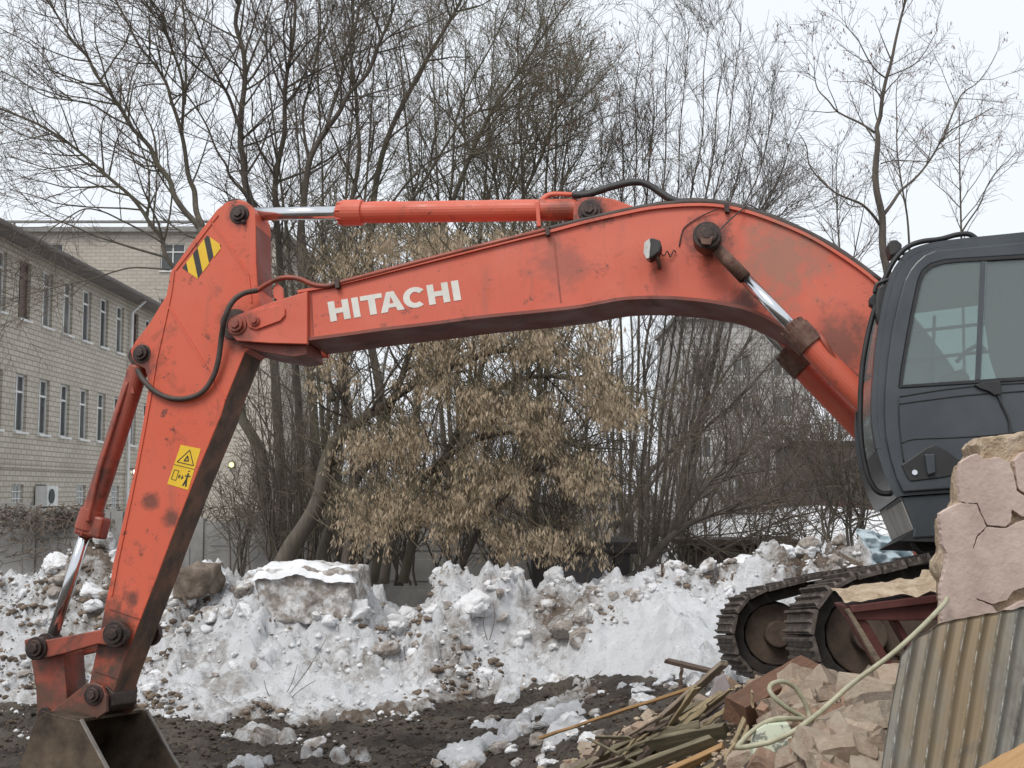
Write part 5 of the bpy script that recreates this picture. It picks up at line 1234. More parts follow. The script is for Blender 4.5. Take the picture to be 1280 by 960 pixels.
# ash-leaved maple hung with dry keys
KEYP = [(395, 470), (400, 330), (432, 296), (520, 288), (600, 284), (690, 296), (706, 380), (755, 415), (748, 470), (800, 505), (798, 530), (762, 545), (752, 600), (758, 640), (744, 692), (705, 690), (672, 668), (640, 690), (600, 668), (570, 690), (530, 650), (490, 660), (452, 690), (420, 670), (404, 590)]
CFG_K = dict(CFG); CFG_K.update(trop=[.02, -.02, -.06, -.08], dens=[2.2, 3.2, 4.2, 0], len=[1.5, .8, .4, .25], wob=[.1, .15, .2, .25])
tK, oK = tree('seed_tree', 'leaning maple thickly hung with pale dry seed clusters under the boom', 'tree', (362, 722), 17.6, [
    ([(352, 722), (362, 682), (399, 622), (416, 555), (450, 525), (484, 504), (540, 470, -.3), (620, 440, -.6), (690, 430, -.9)], .16, .02, 26, .3),
    ([(400, 722, .4), (420, 640, .3), (470, 560, .2), (500, 470, .1), (540, 400, 0), (600, 340, -.2), (660, 310, -.4)], .1, .015, 24, .3),
    ([(430, 724, .2), (440, 620, .2), (432, 500, .1), (436, 400, 0), (450, 320, -.1)], .1, .02, 20, .3),
    ([(480, 728, -.2), (505, 640, -.4), (560, 570, -.7), (640, 540, -.9), (720, 560, -1), (765, 610, -1)], .08, .012, 22, .3),
    ([(500, 728, .2), (540, 600, .1), (600, 500, -.1), (680, 470, -.4), (760, 490, -.6), (796, 515, -.7)], .08, .01, 22, .3),
    ([(560, 735, .3), (600, 660, .1), (650, 600, -.1), (700, 590, -.2), (745, 640, -.3)], .06, .01, 18, .3),
    ([(420, 500), (390, 440, .3), (385, 330, .6), (420, 250, .8)], .05, .012, 14),
], CFG_K, 4, 'bark_dark', 'twig_olive')
spots = []; tries = 0
def dens_k(x, y): return float(fbm(np.array([x / 46.0]), np.array([y / 46.0]), 5, 3)[0])
gxk = np.arange(380, 820, 4); gyk = np.arange(270, 720, 4); GK = fbm(*np.meshgrid(gxk / 42.0, gyk / 42.0), 5, 3)
ktw = []
while len(spots) < 6600:
    x = Rk.uniform(384, 812); y = Rk.uniform(276, 712)
    if not inside(KEYP, x + Rk.gauss(0, 13), y + Rk.gauss(0, 13)): continue
    dn = GK[int((y - 270) / 4), int((x - 380) / 4)]
    right = min(1, max(0, (x - 400) / 180)); 
    if Rk.random() > (max(0, (dn - .31)) * 3.6) * (.4 + .6 * right): continue
    p_ = P(x, y, 17.0 + Rk.gauss(0, .75) - (x - 420) * .0016); spots.append(tuple(p_))
    if Rk.random() < .5:
        q = [tuple(p_ + Vector((Rk.gauss(0, .03), Rk.gauss(0, .03), .0)))]; dx, dy = Rk.gauss(-.1, .18), Rk.gauss(0, .15)
        for j in range(3): q.insert(0, (q[0][0] + dx * .5, q[0][1] + dy * .5, q[0][2] + .05 + .05 * j))
        ktw.append((q, [.006, .0055, .005, .004]))
tubes_mesh('drooping_twigs', ktw, 3, 'twig_olive', tK, tK.location)['kind'] = 'stuff'
keys_mesh('seed_keys', spots, 'keys', tK, tK.location, Rk, .066, (5, 11))

Rb = random.Random(61)
CFG_B = dict(CFG); CFG_B.update(dens=[3.0, 4.6, 6.0, 0], len=[2.1, 1.0, .45, .2], rad=[.02, .009, .006, .005], rmin=.005, ang=[.6, .65, .7, .7])
for i, (bx0, Yb, tops, lbl) in enumerate(((415, 26, [(330, 20), (365, 60), (400, 5), (440, 60), (470, 20)], 'fine twigged bare tree behind the straight dark stems'),
                                          (570, 27, [(500, 60), (540, 15), (580, 50), (620, 10), (655, 75)], 'fine twigged bare tree behind the wide olive crown'),
                                          (665, 25, [(610, 170), (650, 110), (690, 90), (715, 150), (700, 60)], 'fine twigged bare tree between the olive crown and the fan shaped tree'))):
    st = []
    for tx0, ty0 in tops:
        dy = Rb.uniform(-1, 1); st.append(([(bx0 + Rb.uniform(-12, 12), 720, dy * .2), (bx0 + (tx0 - bx0) * .2, 560, dy * .5), (bx0 + (tx0 - bx0) * .5, 380, dy), (bx0 + (tx0 - bx0) * .8, 220, dy * 1.3), (tx0, ty0, dy * 1.6)], .075, .012, 24, .3))
    tree('bare_tree', lbl, 'tree', (bx0, 722), Yb, st, CFG_B, 400 + i, 'bark', 'twig_olive' if i else 'twig')
# fan of thin stems to the right of it, above the boom
CFG_F = dict(CFG); CFG_F.update(trop=[.06, .08, .06, .04], ang=[.45, .5, .6, .6], dens=[2.4, 5.0, 6.4, 0], len=[1.25, .8, .42, .2], rad=[.016, .0075, .0048, .004])
fan = []; Rf = random.Random(31)
for tx0, ty0 in ((752, 190), (776, 105), (798, 72), (815, 90), (838, 52), (862, 36), (886, 34), (905, 66), (924, 64), (946, 102), (968, 132), (988, 180), (978, 220), (998, 245)):
    bx0 = 765 + (tx0 - 742) * .32; s_ = Rf.uniform(-1, 1)
    fan.append(([(bx0, 726, s_ * .2), (bx0 + (tx0 - bx0) * .12, 600, s_ * .4), (bx0 + (tx0 - bx0) * .36, 450, s_ * .7), (bx0 + (tx0 - bx0) * .62, 300, s_), (bx0 + (tx0 - bx0) * .84, (300 + ty0) / 2, s_ * 1.2), (tx0, ty0, s_ * 1.4)], Rf.uniform(.03, .05), .007, 24, .25))
fan.append(([(767, 660), (800, 605), (835, 567), (870, 540), (910, 511), (962, 455), (1000, 420)], .06, .014, 16, .2))
fan.append(([(765, 690, -.5), (790, 640, -.6), (850, 560, -.7), (905, 470, -.8), (940, 420, -.8)], .05, .014, 16, .2))
tree('bare_tree', 'bare bush like tree with many thin stems fanning up behind the boom bend', 'tree', (780, 730), 23.0, fan, CFG_F, 5, 'bark_dark', 'twig_grey')
tree('leaning_tree', 'low bare tree leaning right over the brown shed', 'tree', (795, 735), 18.2, [
    ([(770, 742), (801, 708), (861, 657), (905, 640), (960, 628), (1010, 600)], .075, .012, 20, .15),
    ([(800, 740, .3), (840, 670, .4), (890, 600, .5), (930, 560, .6), (965, 520, .7)], .05, .01, 16, .2),
    ([(820, 740, .6), (900, 690, .5), (980, 650, .4), (1040, 635, .3)], .035, .008, 14, .2),
], CFG, 6, 'bark_dark', 'twig')
# sparse maple by the cab
CFG_S = dict(CFG); CFG_S.update(dens=[2.4, 4.2, 5.5, 0], len=[1.5, .75, .35, .2], rad=[.015, .0075, .005, .004], rmin=.004)
tS, oS = tree('young_maple', 'slender bare maple with sparse hanging keys rising behind the cab', 'tree', (1112, 720), 25.0, [
    ([(1118, 730), (1116, 560), (1113, 400), (1107, 310), (1098, 240), (1095, 200), (1097, 170), (1100, 145), (1108, 100), (1120, 50), (1137, -12)], 0.115, 0.0216, 16, .4),
    ([(1103, 280), (1075, 255, -.3), (1040, 240, -.5), (1012, 205, -.7), (1000, 165, -.8)], 0.036, 0.0086, 9),
    ([(1096, 165), (1050, 140, .4), (1022, 112, .6), (1016, 82, .7)], 0.029, 0.0072, 8),
    ([(1104, 268), (1128, 238, .3), (1152, 214, .5), (1186, 168, .8), (1240, 135, 1)], 0.043, 0.0086, 10),
    ([(1180, 177, .7), (1196, 125, .9), (1222, 105, 1), (1242, 68, 1.1)], 0.022, 0.0072, 7),
    ([(1109, 98), (1085, 75, -.4), (1068, 48, -.6), (1055, 20, -.7)], 0.019, 0.0065, 6),
    ([(1100, 205), (1125, 200, -.5), (1165, 203, -.7)], 0.016, 0.0065, 5),
    ([(1112, 95), (1140, 80, .4), (1165, 50, .6), (1172, 30, .6)], 0.016, 0.0065, 5),
], CFG_S, 7, 'bark_dark', 'twig_grey')
sp = [l[0][-1] for l in oS[2] + oS[3] if Rk.random() < .3]; keys_mesh('seed_keys', sp, 'keys_red', tS, tS.location, Rk, .07, (1, 4))
for i, (lbl, Y_s, st) in enumerate((('thin bare sapling just left of the slender maple', 27, [([(1140, 730), (1138, 400), (1135, 310), (1126, 230), (1120, 150), (1122, 95)], 0.043, 0.0072, 14, .4)]),
                                ('thin bare sapling showing above the cab roof', 27, [([(1205, 730), (1206, 400), (1201, 290), (1198, 200), (1200, 130)], 0.043, 0.0072, 16, .4), ([(1201, 290), (1225, 255), (1245, 215), (1270, 190)], 0.022, 0.0058, 8)]),
                                ('bare sapling between the fan shaped tree and slender maple', 26, [([(1045, 730), (1050, 500), (1052, 340), (1045, 260), (1048, 180)], 0.043, 0.0072, 18, .4), ([(1052, 380), (1075, 300), (1080, 230)], 0.022, 0.0058, 10)]))):
    tree('sapling', lbl, 'tree', st[0][0][0], Y_s, st, CFG_S, 40 + i, 'bark_dark', 'twig_grey')
# saplings in front of the grey shed
for i, (xb_, tops) in enumerate(((1064, [(1048, 548), (1060, 560)]), (1078, [(1090, 560), (1072, 540)]), (1038, [(1025, 575), (1050, 590)]))):
    tree('sapling', ['thin leafless sapling beside the cab front', 'thin leafless sapling by the blue plastic sheet', 'thin leafless sapling in front of the grey shed'][i], 'sapling', (xb_, 705), 16.5,
         [([(xb_, 715), (xb_ - 3 + 4 * k, 660, .1 * k), (t[0], (660 + t[1]) / 2), t], .03, .007, 14, .2) for k, t in enumerate(tops)], CFG_S, 60 + i, 'bark', 'twig')
# undergrowth
CFG_U = dict(CFG); CFG_U.update(dens=[2.6, 3.6, 4.4, 0], len=[1.0, .55, .3, .2], rad=[.014, .008, .0055, .005], ang=[.6, .7, .8, .8], trop=[.02, .02, .0, 0])
Ru = random.Random(77)
ul = ['dense leafless shrub growing among the trunks behind the snow bank', 'tangled leafless shrub beside the concrete fence']
for i, (px0, Yb, w_, top) in enumerate(((300, 21.3, 26, 610), (345, 18.7, 34, 500), (385, 18.6, 36, 470), (425, 18.8, 36, 490), (360, 19.4, 36, 420), (440, 20, 50, 580), (505, 19.5, 50, 600), (560, 20.5, 55, 560), (620, 19.6, 50, 590), (680, 20.8, 55, 560), (735, 21.5, 60, 500), (790, 20.5, 60, 480), (830, 22, 60, 450), (880, 21.5, 60, 470), (930, 23, 60, 460), (975, 22.5, 60, 500), (1020, 24.2, 50, 520), (860, 19.0, 50, 610), (945, 18.9, 55, 615), (1005, 20.2, 50, 600), (700, 18.9, 45, 610))):
    st = []
    for k in range(9 if px0 < 720 else 6):
        bx0 = px0 + Ru.uniform(-.35, .35) * w_; tx0 = px0 + Ru.uniform(-1.2, 1.2) * w_; ty0 = top + Ru.uniform(-30, 60); dy = Ru.uniform(-.6, .6)
        st.append(([(bx0, 732, dy * .2), ((bx0 * 2 + tx0) / 3, 690, dy * .5), ((bx0 + tx0 * 2) / 3, (690 + ty0) / 2, dy), (tx0, ty0, dy * 1.4)], .022, .006, 9, .15))
    tree('shrub', ul[1] if px0 < 400 and px0 < 200 else ul[0], 'shrub', (px0, 730), Yb, st, CFG_U, 200 + i, 'bark_dark', 'twig' if i % 2 else 'twig_olive', group='shrubs by the concrete fence' if px0 < 200 else 'undergrowth shrubs behind the snow bank')
# far wood behind everything: one mass of stems
R = random.Random(5); out = {0: [], 1: [], 2: [], 3: []}
CFG_W = dict(CFG); CFG_W.update(max=2, dens=[1.6, 2.4, 0, 0], len=[2.2, 1.0, .4, .2], rad=[.03, .016, .01, .01], rmin=.01, ang=[.6, .6, .6, .6])
for k in range(95):
    Yw = R.uniform(30, 52); px0 = R.uniform(345, 1130); b = P(px0, 640, Yw); hgt = R.uniform(4, 8.5) * (1.0 if px0 < 760 else .8)
    grow(out, (b.x, Yw, 0), v_norm((R.gauss(0, .12), R.gauss(0, .12), 1)), hgt, R.uniform(.04, .09), 0, CFG_W, R)
o = tubes_mesh('far_wood', out[0] + out[1] + out[2], 3, 'twig_grey', None, (0, 0, 0)); o['kind'] = 'stuff'; o['label'] = 'grey mass of bare stems far behind the fence'
# dry creeper on the fence
ln = []
for k in range(650):
    xx = R.uniform(-60, 150) if k < 500 else R.uniform(240, 360); yy = R.uniform(628, 700) if R.random() < .35 else R.uniform(630, 658); p_ = P(xx, yy, 23.3 + R.uniform(-.1, .05)); q = [tuple(p_)]
    for j in range(3): q.append((q[-1][0] + R.gauss(0, .12), q[-1][1] + R.gauss(0, .04), q[-1][2] - R.uniform(-.05, .16)))
    ln.append((q, [.011, .01, .009, .008]))
o = tubes_mesh('dry_creeper', ln, 3, 'twig', None, (0, 0, 0)); o['kind'] = 'stuff'; o['label'] = 'brown dry creeper hanging over the concrete fence'

# ================================================================== RUBBLE HEAP AND DEBRIS ON THE RIGHT
def wprism(name, poly, Y, depth, mat, parent, bevel=0, lean=0.0):
    """outline traced at distance Y (lean: metres further away per metre of height), given its own thickness"""
    pts = []
    for x, y in poly:
        p = P(x, y, Y); p2 = P(x, y, Y + lean * (p.z - 1.2)); pts.append(p2)
    return MB().prism(pts, (.0, depth, 0)).done(name, mat, parent, bevel=bevel)
# --- wall stump with pink plaster
wall = thing('wall_stump', 'broken wall stump with cracked pink plaster beside the excavator cab', 'wall', P(1240, 860, 5.8))
core_o = [(1560, 520), (1420, 536), (1330, 545), (1300, 538), (1280, 542), (1258, 544), (1240, 547), (1228, 549), (1222, 558), (1226, 568), (1213, 583), (1210, 598), (1211, 626), (1203, 640), (1188, 650), (1186, 660), (1188, 680), (1190, 693), (1182, 706), (1182, 720), (1190, 735), (1192, 760), (1190, 905), (1560, 905)]
bm = bmesh.new(); pts = [P(x, y, 5.62) for x, y in core_o]
f = bm.faces.new([bm.verts.new(p) for p in pts]); e_ = bmesh.ops.extrude_face_region(bm, geom=[f]); bmesh.ops.translate(bm, verts=[q for q in e_['geom'] if isinstance(q, bmesh.types.BMVert)], vec=(.06, .38, 0))
bmesh.ops.recalc_face_normals(bm, faces=bm.faces); bmesh.ops.triangulate(bm, faces=bm.faces[:])
for k in range(5): bmesh.ops.subdivide_edges(bm, edges=[e for e in bm.edges if e.calc_length() > .035], cuts=1); bmesh.ops.triangulate(bm, faces=bm.faces[:])
from mathutils import noise as mn
for v in bm.verts:
    q = v.co.copy(); d = mn.fractal(q * 9, .9, 2, 4) * .02
    front = v.co.y < 5.64
    v.co += Vector((mn.fractal(q * 8 + Vector((4, 1, 7)), .9, 2, 4) * .012, d * (.3 if front else 1), mn.fractal(q * 8 + Vector((9, 5, 2)), .9, 2, 4) * .014))
me = bpy.data.meshes.new('masonry_core')
for v in bm.verts: v.co -= Vector(wall.location)
bm.normal_update(); bm.to_mesh(me); bm.free(); me.shade_smooth(); link_mesh('masonry_core', me, 'core', wall)
def jag(poly, seed, amp=.55, step=3.2):
    r = random.Random(seed); out = []
    for i in range(len(poly)):
        a, b = poly[i], poly[(i + 1) % len(poly)]; l = math.hypot(b[0] - a[0], b[1] - a[1]); n = max(1, int(l / step)); out.append(a)
        for k in range(1, n): t = k / n; out.append((a[0] + (b[0] - a[0]) * t + r.uniform(-amp, amp), a[1] + (b[1] - a[1]) * t + r.uniform(-amp, amp)))
    return out
PU = [(1201, 578), (1212, 571), (1222, 567), (1230, 574), (1247, 571), (1262, 578), (1267, 592), (1270, 606), (1271, 613), (1281, 620), (1300, 622), (1300, 645), (1278, 646), (1265, 637), (1264, 652), (1257, 658.5), (1234.5, 656.5), (1228, 644), (1222, 629), (1208, 629), (1201, 627), (1199, 600)]
PLW = [(1175, 642), (1190, 633), (1202, 628.6), (1221, 630.2), (1227, 644.8), (1233.3, 658.2), (1221, 670.5), (1216.5, 686), (1217.5, 686.3), (1222.3, 671.5), (1234.3, 658.8), (1257.5, 660.3), (1268, 656), (1281, 650), (1300, 650), (1300, 733), (1281, 734), (1267, 739), (1259, 750), (1241, 755), (1221, 748), (1220.8, 749), (1240, 757), (1247, 765), (1244, 790), (1179, 790), (1176, 735), (1183, 705), (1184, 692), (1178, 680)]
PRR = [(1250, 767), (1262, 759), (1277, 752), (1300, 748), (1300, 800), (1248, 800)]
PTR = [(1268, 576), (1277, 566), (1300, 560), (1300, 619), (1283, 618), (1273.5, 611), (1271.5, 600)]
for k, pl_ in enumerate((PU, PLW, PRR, PTR)):
    wprism('plaster_patch', jag(pl_, 300 + k), 5.585, .04, 'plaster_pink', wall, bevel=.002)

# --- corrugated sheet leaning against it
sheet = None
nu, nv = 150, 40
U0, U1 = np.array([1098, 985.0]), np.array([1330, 985.0])
V_, rid, och = [], [], []
for i in range(nu):
    u = i / (nu - 1)
    bx0 = 1098 + (1330 - 1098) * u; tx0 = bx0 + 38
    ytop = np.interp(tx0, [1130, 1137, 1143, 1152, 1165, 1182, 1230, 1290, 1370], [835, 817, 805, 796, 787, 777, 768, 757, 744]) + 1.2 * math.sin(u * 60) * .4
    for j in range(nv):
        v = j / (nv - 1); y = ytop + (985 - ytop) * v
        x = bx0 + 38 * (985 - y) / 220.0
        Yd = 4.62 + .42 * (985 - y) / 220.0 + .02 * math.sin(u * 3.1)
        ph = (u * (1330 - 1098) - 8) / 21.0 * 2 * math.pi
        p = P(x, y, Yd) + Vector((0, -.0075 * math.cos(ph), .0015 * math.sin(ph)))
        p += Vector((0, .006 * math.sin(y * .03 + u * 5), 0)); V_.append(p)
        rid.append(max(0, math.cos(ph - .5)) ** 40); och.append(math.exp(-((u - .33) / .2) ** 2) * .55 + .1 * math.sin(u * 17))
A_ = np.array([tuple(p) for p in V_]); th = np.array([0, .006, 0]); n_ = nu * nv
idx = np.arange(n_).reshape(nu, nv); q = np.stack([idx[:-1, :-1], idx[:-1, 1:], idx[1:, 1:], idx[1:, :-1]], -1).reshape(-1, 4)
ring = np.concatenate([idx[:, 0], idx[-1, 1:], idx[::-1, -1][1:], idx[0, ::-1][1:-1]]); r2 = np.roll(ring, -1)
side = np.stack([ring, r2, r2 + n_, ring + n_], -1)
lo = Vector((A_[:, 0].mean(), A_[:, 1].mean(), A_[:, 2].min()))
me = raw_mesh('corrugated_sheet', np.concatenate([A_, A_ + th]) - np.array(lo), None, np.concatenate([q[:, ::-1], q + n_, side])); me.shade_smooth()
set_attr(me, 'ridge', rid + rid); set_attr(me, 'ochre', och + och)
o = link_mesh('corrugated_sheet', me, 'sheet', None, lo); tag(o, 'rusty corrugated metal sheet with white streaks leaning on the pink wall', 'metal sheet')

def board(px0, py0, Y0_, px1, py1, Y1_, w, th_, mat, label, name='board', cat='board', roll=0.0, taper=1.0):
    a, b = P(px0, py0, Y0_), P(px1, py1, Y1_); d = (b - a); L = d.length; d.normalize()
    s_ = d.cross(Vector((0, 0, 1))).normalized(); u_ = s_.cross(d).normalized(); q = Matrix.Rotation(roll, 3, d); s_, u_ = q @ s_, q @ u_
    m4 = Matrix(((d.x, s_.x, u_.x), (d.y, s_.y, u_.y), (d.z, s_.z, u_.z))).to_4x4(); m4.translation = (a + b) / 2
    r = random.Random(int(px0 * 13 + py1 * 7)); vs, fs = [], []; n = 9
    for i in range(n):
        t = i / (n - 1); k = 1 + (taper - 1) * t; c_ = r.uniform(-.006, .006)
        ex_ = (r.uniform(-.03, .03) if i in (0, n - 1) else 0)
        for sy, sz in ((-1, -1), (1, -1), (1, 1), (-1, 1)):
            vs.append(((t - .5) * L + ex_ + (r.uniform(-.02, .02) if i in (0, n - 1) else 0), sy * w / 2 * k * r.uniform(.93, 1.05) + c_, sz * th_ / 2 * r.uniform(.9, 1.08) + c_ * .5))
    for i in range(n - 1):
        for j in range(4): fs.append((i * 4 + j, i * 4 + (j + 1) % 4, i * 4 + 4 + (j + 1) % 4, i * 4 + 4 + j))
    fs += [(3, 2, 1, 0), tuple(range(4 * n - 4, 4 * n))]
    me = bpy.data.meshes.new(name); me.from_pydata(vs, [], fs); o = link_mesh(name, me, mat); o.matrix_world = m4
    bv = o.modifiers.new('bevel', 'BEVEL'); bv.width = .003; bv.segments = 1
    return tag(o, label, cat)
board(676, 922, 8.6, 866, 859, 7.4, .05, .018, 'wood_orange', 'long thin tan lath sloping from the mud up onto the wood pile')
board(830, 825, 7.9, 902, 842, 7.6, .035, .03, 'wood_dark', 'dark stick lying on top of the snow by the track', roll=.3)
board(853, 826, 7.8, 849, 874, 7.8, .022, .02, 'wood_dark', 'short dark stick standing upright in the wood pile')
board(902, 832, 7.0, 818, 906, 7.2, .06, .025, 'wood_grey', 'grey weathered board propped against the far track', roll=.5)
board(884, 876, 6.9, 716, 966, 7.5, .075, .03, 'wood_green', 'long mossy board running down the wood pile edge', roll=.35)
board(905, 868, 6.75, 750, 972, 7.2, .07, .03, 'wood_yellow', 'long yellowish split board beside the mossy board', roll=.5)
board(868, 858, 7.0, 845, 905, 7.0, .05, .025, 'wood_yellow', 'short yellowish board end between the propped board and slab', roll=.6)
board(908, 912, 6.5, 812, 930, 6.7, .09, .03, 'wood_green', 'short wide mossy board across the middle of the pile', roll=.9)
board(890, 925, 6.4, 775, 968, 6.7, .07, .03, 'wood_green', 'mossy board low in the pile above the dark gaps', roll=.8)
board(905, 935, 6.3, 792, 985, 6.5, .06, .03, 'wood_orange', 'orange brown board lying lowest in the pile', roll=.7)
board(912, 948, 6.2, 842, 985, 6.3, .05, .025, 'wood_yellow', 'pale splintered board end at the foot of the rubble', roll=.6)
board(822, 900, 7.0, 806, 948, 6.9, .09, .05, 'wood_dark', 'short dark charred block stuck in the board pile', roll=.4)
board(846, 905, 6.85, 770, 985, 6.9, .06, .03, 'wood_dark', 'dark board hidden between mossy boards', roll=.2)
board(928, 905, 6.1, 905, 955, 6.0, .028, .014, 'wood_yellow', 'thin yellow splinter standing by the timber end', taper=.4)
board(934, 912, 6.05, 915, 958, 6.0, .022, .012, 'wood_yellow', 'second thin splinter beside the yellow splinter', taper=.5)
board(940, 862, 6.1, 941, 888, 6.1, .014, .01, 'wood_yellow', 'small pale splinter sticking up from the red timber', taper=.4)
board(918, 893, 6.35, 1012, 838, 6.75, .15, .13, 'wood_red', 'thick red brown timber lying in front of the tracks', 'timber', 'timber', roll=.25)
board(1218, 985, 4.2, 1310, 930, 4.35, .09, .035, 'wood_orange', 'orange brown board leaning across the foot of the corrugated sheet', roll=.5)
for k in range(34):      # tangled splinters between the boards
    rs = random.Random(900 + k); t = rs.random(); x0_ = 905 - 150 * t + rs.uniform(-35, 25); y0_ = 872 + 85 * t + rs.uniform(-14, 14); ln_ = rs.uniform(25, 85); an = rs.gauss(.52, .35)
    Yb_ = 6.75 + .15 * t + rs.uniform(-.2, .2)
    o = board(x0_ + ln_ * .5 * math.cos(an), y0_ - ln_ * .5 * math.sin(an), Yb_ - .1, x0_ - ln_ * .5 * math.cos(an), y0_ + ln_ * .5 * math.sin(an), Yb_ + .1, rs.uniform(.015, .05), rs.uniform(.008, .02), rs.choice(['wood_grey', 'wood_green', 'wood_yellow', 'wood_dark', 'wood_dark']), 'small splintered board scrap in the tangle of the wood pile', roll=rs.uniform(0, 3), taper=rs.uniform(.4, 1))
    o['group'] = 'splintered scraps in the wood pile'
# painted post, grey plaster slab, steel/wood frame
pp_ = wprism('painted_post', [(944, 990), (941, 935), (946, 912), (958, 905), (986, 904), (990, 915), (994, 990)], 5.45, .07, 'peel', None, bevel=.004, lean=.25)
tag(pp_, 'flat post with peeling pale green paint standing in the rubble', 'post')
gs_ = wprism('plaster_slab', jag([(884, 905), (889, 868), (896, 848), (906, 842), (913, 858), (917, 872), (914, 898), (906, 912), (890, 912)], 9, 1.2, 5), 6.85, .05, 'plaster_grey', None, bevel=.004, lean=.3)
tag(gs_, 'mauve grey plaster slab leaning below the far track', 'plaster slab')
fr_ = thing('window_frame', 'broken maroon wooden frame wedged between near track and pink wall', 'frame', P(1120, 850, 6.2))
wprism('lintel', [(1056, 758), (1064, 757), (1182, 742), (1182, 775), (1120, 776), (1068, 775)], 6.25, .22, 'maroon', fr_, bevel=.006)
wprism('moulding', [(1062, 757), (1182, 742), (1182, 752), (1066, 766)], 6.22, .03, 'maroon', fr_, bevel=.004)
wprism('post', [(1060, 770), (1084, 776), (1128, 850), (1132, 878), (1120, 872), (1098, 832)], 6.27, .12, 'maroon', fr_, bevel=.005)
wprism('edge_strip', [(1058, 762), (1062, 760), (1122, 858), (1130, 880), (1122, 876)], 6.235, .04, 'wood_grey', fr_, bevel=.003)
wprism('post', [(1116, 776), (1124, 776), (1160, 835), (1150, 838)], 6.3, .1, 'maroon', fr_, bevel=.005)
X_, Y_ = np.meshgrid(np.linspace(P(1054, 750, 6.25).x, P(1184, 745, 6.25).x, 40), np.linspace(6.22, 6.50, 14))
zb = np.interp(X_, [P(1056, 757, 6.25).x, P(1182, 742, 6.25).x], [P(1056, 757, 6.25).z, P(1182, 742, 6.25).z])
Z_ = zb + .012 + .05 * sstep(6.2, 6.4, Y_) + .045 * (fbm(X_ * 14, Y_ * 14, 66, 4) - .4) + .03 * (X_ > P(1150, 0, 6.25).x)
me, _ = grid_mesh('crumbled_mortar', X_ - fr_.location.x, Y_ - fr_.location.y, Z_ - fr_.location.z); me.shade_smooth(); link_mesh('crumbled_mortar', me, 'core', fr_)
# hose
hs_ = [(1184, 748, 5.55), (1178, 757, 5.5), (1150, 786, 5.45), (1112, 820, 5.4), (1067, 853, 5.4), (1041, 876, 5.4), (1019, 895, 5.35), (992, 914, 5.3), (964, 927, 5.28), (942, 932, 5.3), (930, 934, 5.33), (922, 934, 5.4), (928, 926, 5.45), (937, 917, 5.48), (955, 904, 5.5), (974, 898, 5.52), (992, 898.5, 5.55), (1004, 899, 5.6), (1004, 897, 5.66), (985, 886, 5.62), (969, 873, 5.6), (962, 862, 5.62), (966, 854.5, 5.66), (979, 852, 5.7), (992, 858, 5.74), (1002, 871, 5.76), (1009, 885, 5.76), (1012, 896, 5.75)]
pts = spline([P(*h_) for h_ in hs_], 8)
hpx = [(q.x, q.y) for q in spline([Vector((h_[0], h_[1], 0)) for h_ in hs_], 3)]
o = MB().tube(pts, .0115, 12).done('hose', 'hose', None, smooth=True, loc=tuple(P(964, 940, 5.4))); tag(o, 'pale green garden hose looped over the rubble and up to the wall', 'hose')

# --- rubble pieces
CH = [chunk_mesh('brick_chunk', 500 + k, d) for k, d in enumerate([(.24, .12, .075), (.16, .12, .07), (.13, .11, .08), (.12, .12, .1), (.2, .13, .08), (.1, .09, .07), (.26, .15, .11), (.15, .1, .06), (.09, .08, .06)])]
for m_ in CH: m_.materials.append(M['rubble'])
def chunk(x, y, z, k, s, rot, label='broken brick with mortar lying in the rubble heap', grp='brick pieces in the rubble heap'):
    o = bpy.data.objects.new('brick_chunk', CH[k]); COL.objects.link(o); o.location = (x, y, z); o.scale = (s * Rr.uniform(.85, 1.15), s * Rr.uniform(.85, 1.15), s); o.rotation_euler = rot
    tag(o, label, 'brick', grp); return o
Rr = random.Random(99); n_c = 0
def proj(p):
    x_, y_, z_ = p[0], p[1], p[2] - CAM_H; f_ = y_ * CP + z_ * SP; return (640 + F_PX * x_ / f_, 480 - F_PX * (-y_ * SP + z_ * CP) / f_)
HEAP = [(905, 962), (918, 935), (960, 905), (1010, 878), (1050, 858), (1090, 838), (1122, 845), (1135, 880), (1122, 962)]
def ray_ground(px, py):
    d = ray(px, py); lo_, hi_ = 3.5, 14.0
    ts = np.linspace(3.6, 13.5, 400); pts_ = np.array([tuple(CAMP + d * (t / d.y)) for t in ts]); hh = ground_h(pts_[:, 0], pts_[:, 1]); k = np.argmax(pts_[:, 2] < hh)
    return pts_[k] if (pts_[:, 2] < hh).any() else None
x = Rr.uniform(0, 1)
cand = []
for k in range(900):
    cx_, cy_ = Rr.uniform(1.25, 2.35), Rr.uniform(4.5, 6.7); cand.append((cx_, cy_))
ca_ = np.array(cand); cz_ = ground_h(ca_[:, 0], ca_[:, 1])
for (cx_, cy_), cz0 in zip(cand, cz_):
    if n_c >= 230: break
    pxx = 640 + F_PX * cx_ / cy_
    if pxx > 1190 or not inside([(890, 985), (912, 938), (960, 903), (1010, 874), (1050, 852), (1090, 832), (1150, 835), (1190, 985)], *proj((cx_, cy_, cz0 + .03))): continue
    if pxx > 1088 and cy_ < 5.35: continue
    q_ = proj((cx_, cy_, cz0 + .06))
    if cy_ < 5.75 and any(math.hypot(q_[0] - h_[0], q_[1] - h_[1]) < 27 for h_ in hpx): continue
    big = Rr.random() < .5
    chunk(cx_, cy_, cz0 + Rr.uniform(-.01, .12), Rr.choice([0, 1, 2, 4, 6, 7]) if big else Rr.choice([2, 3, 5, 8, 1]), Rr.uniform(.85, 1.4), (Rr.gauss(0, .5), Rr.gauss(0, .5), Rr.uniform(0, 6.28))); n_c += 1
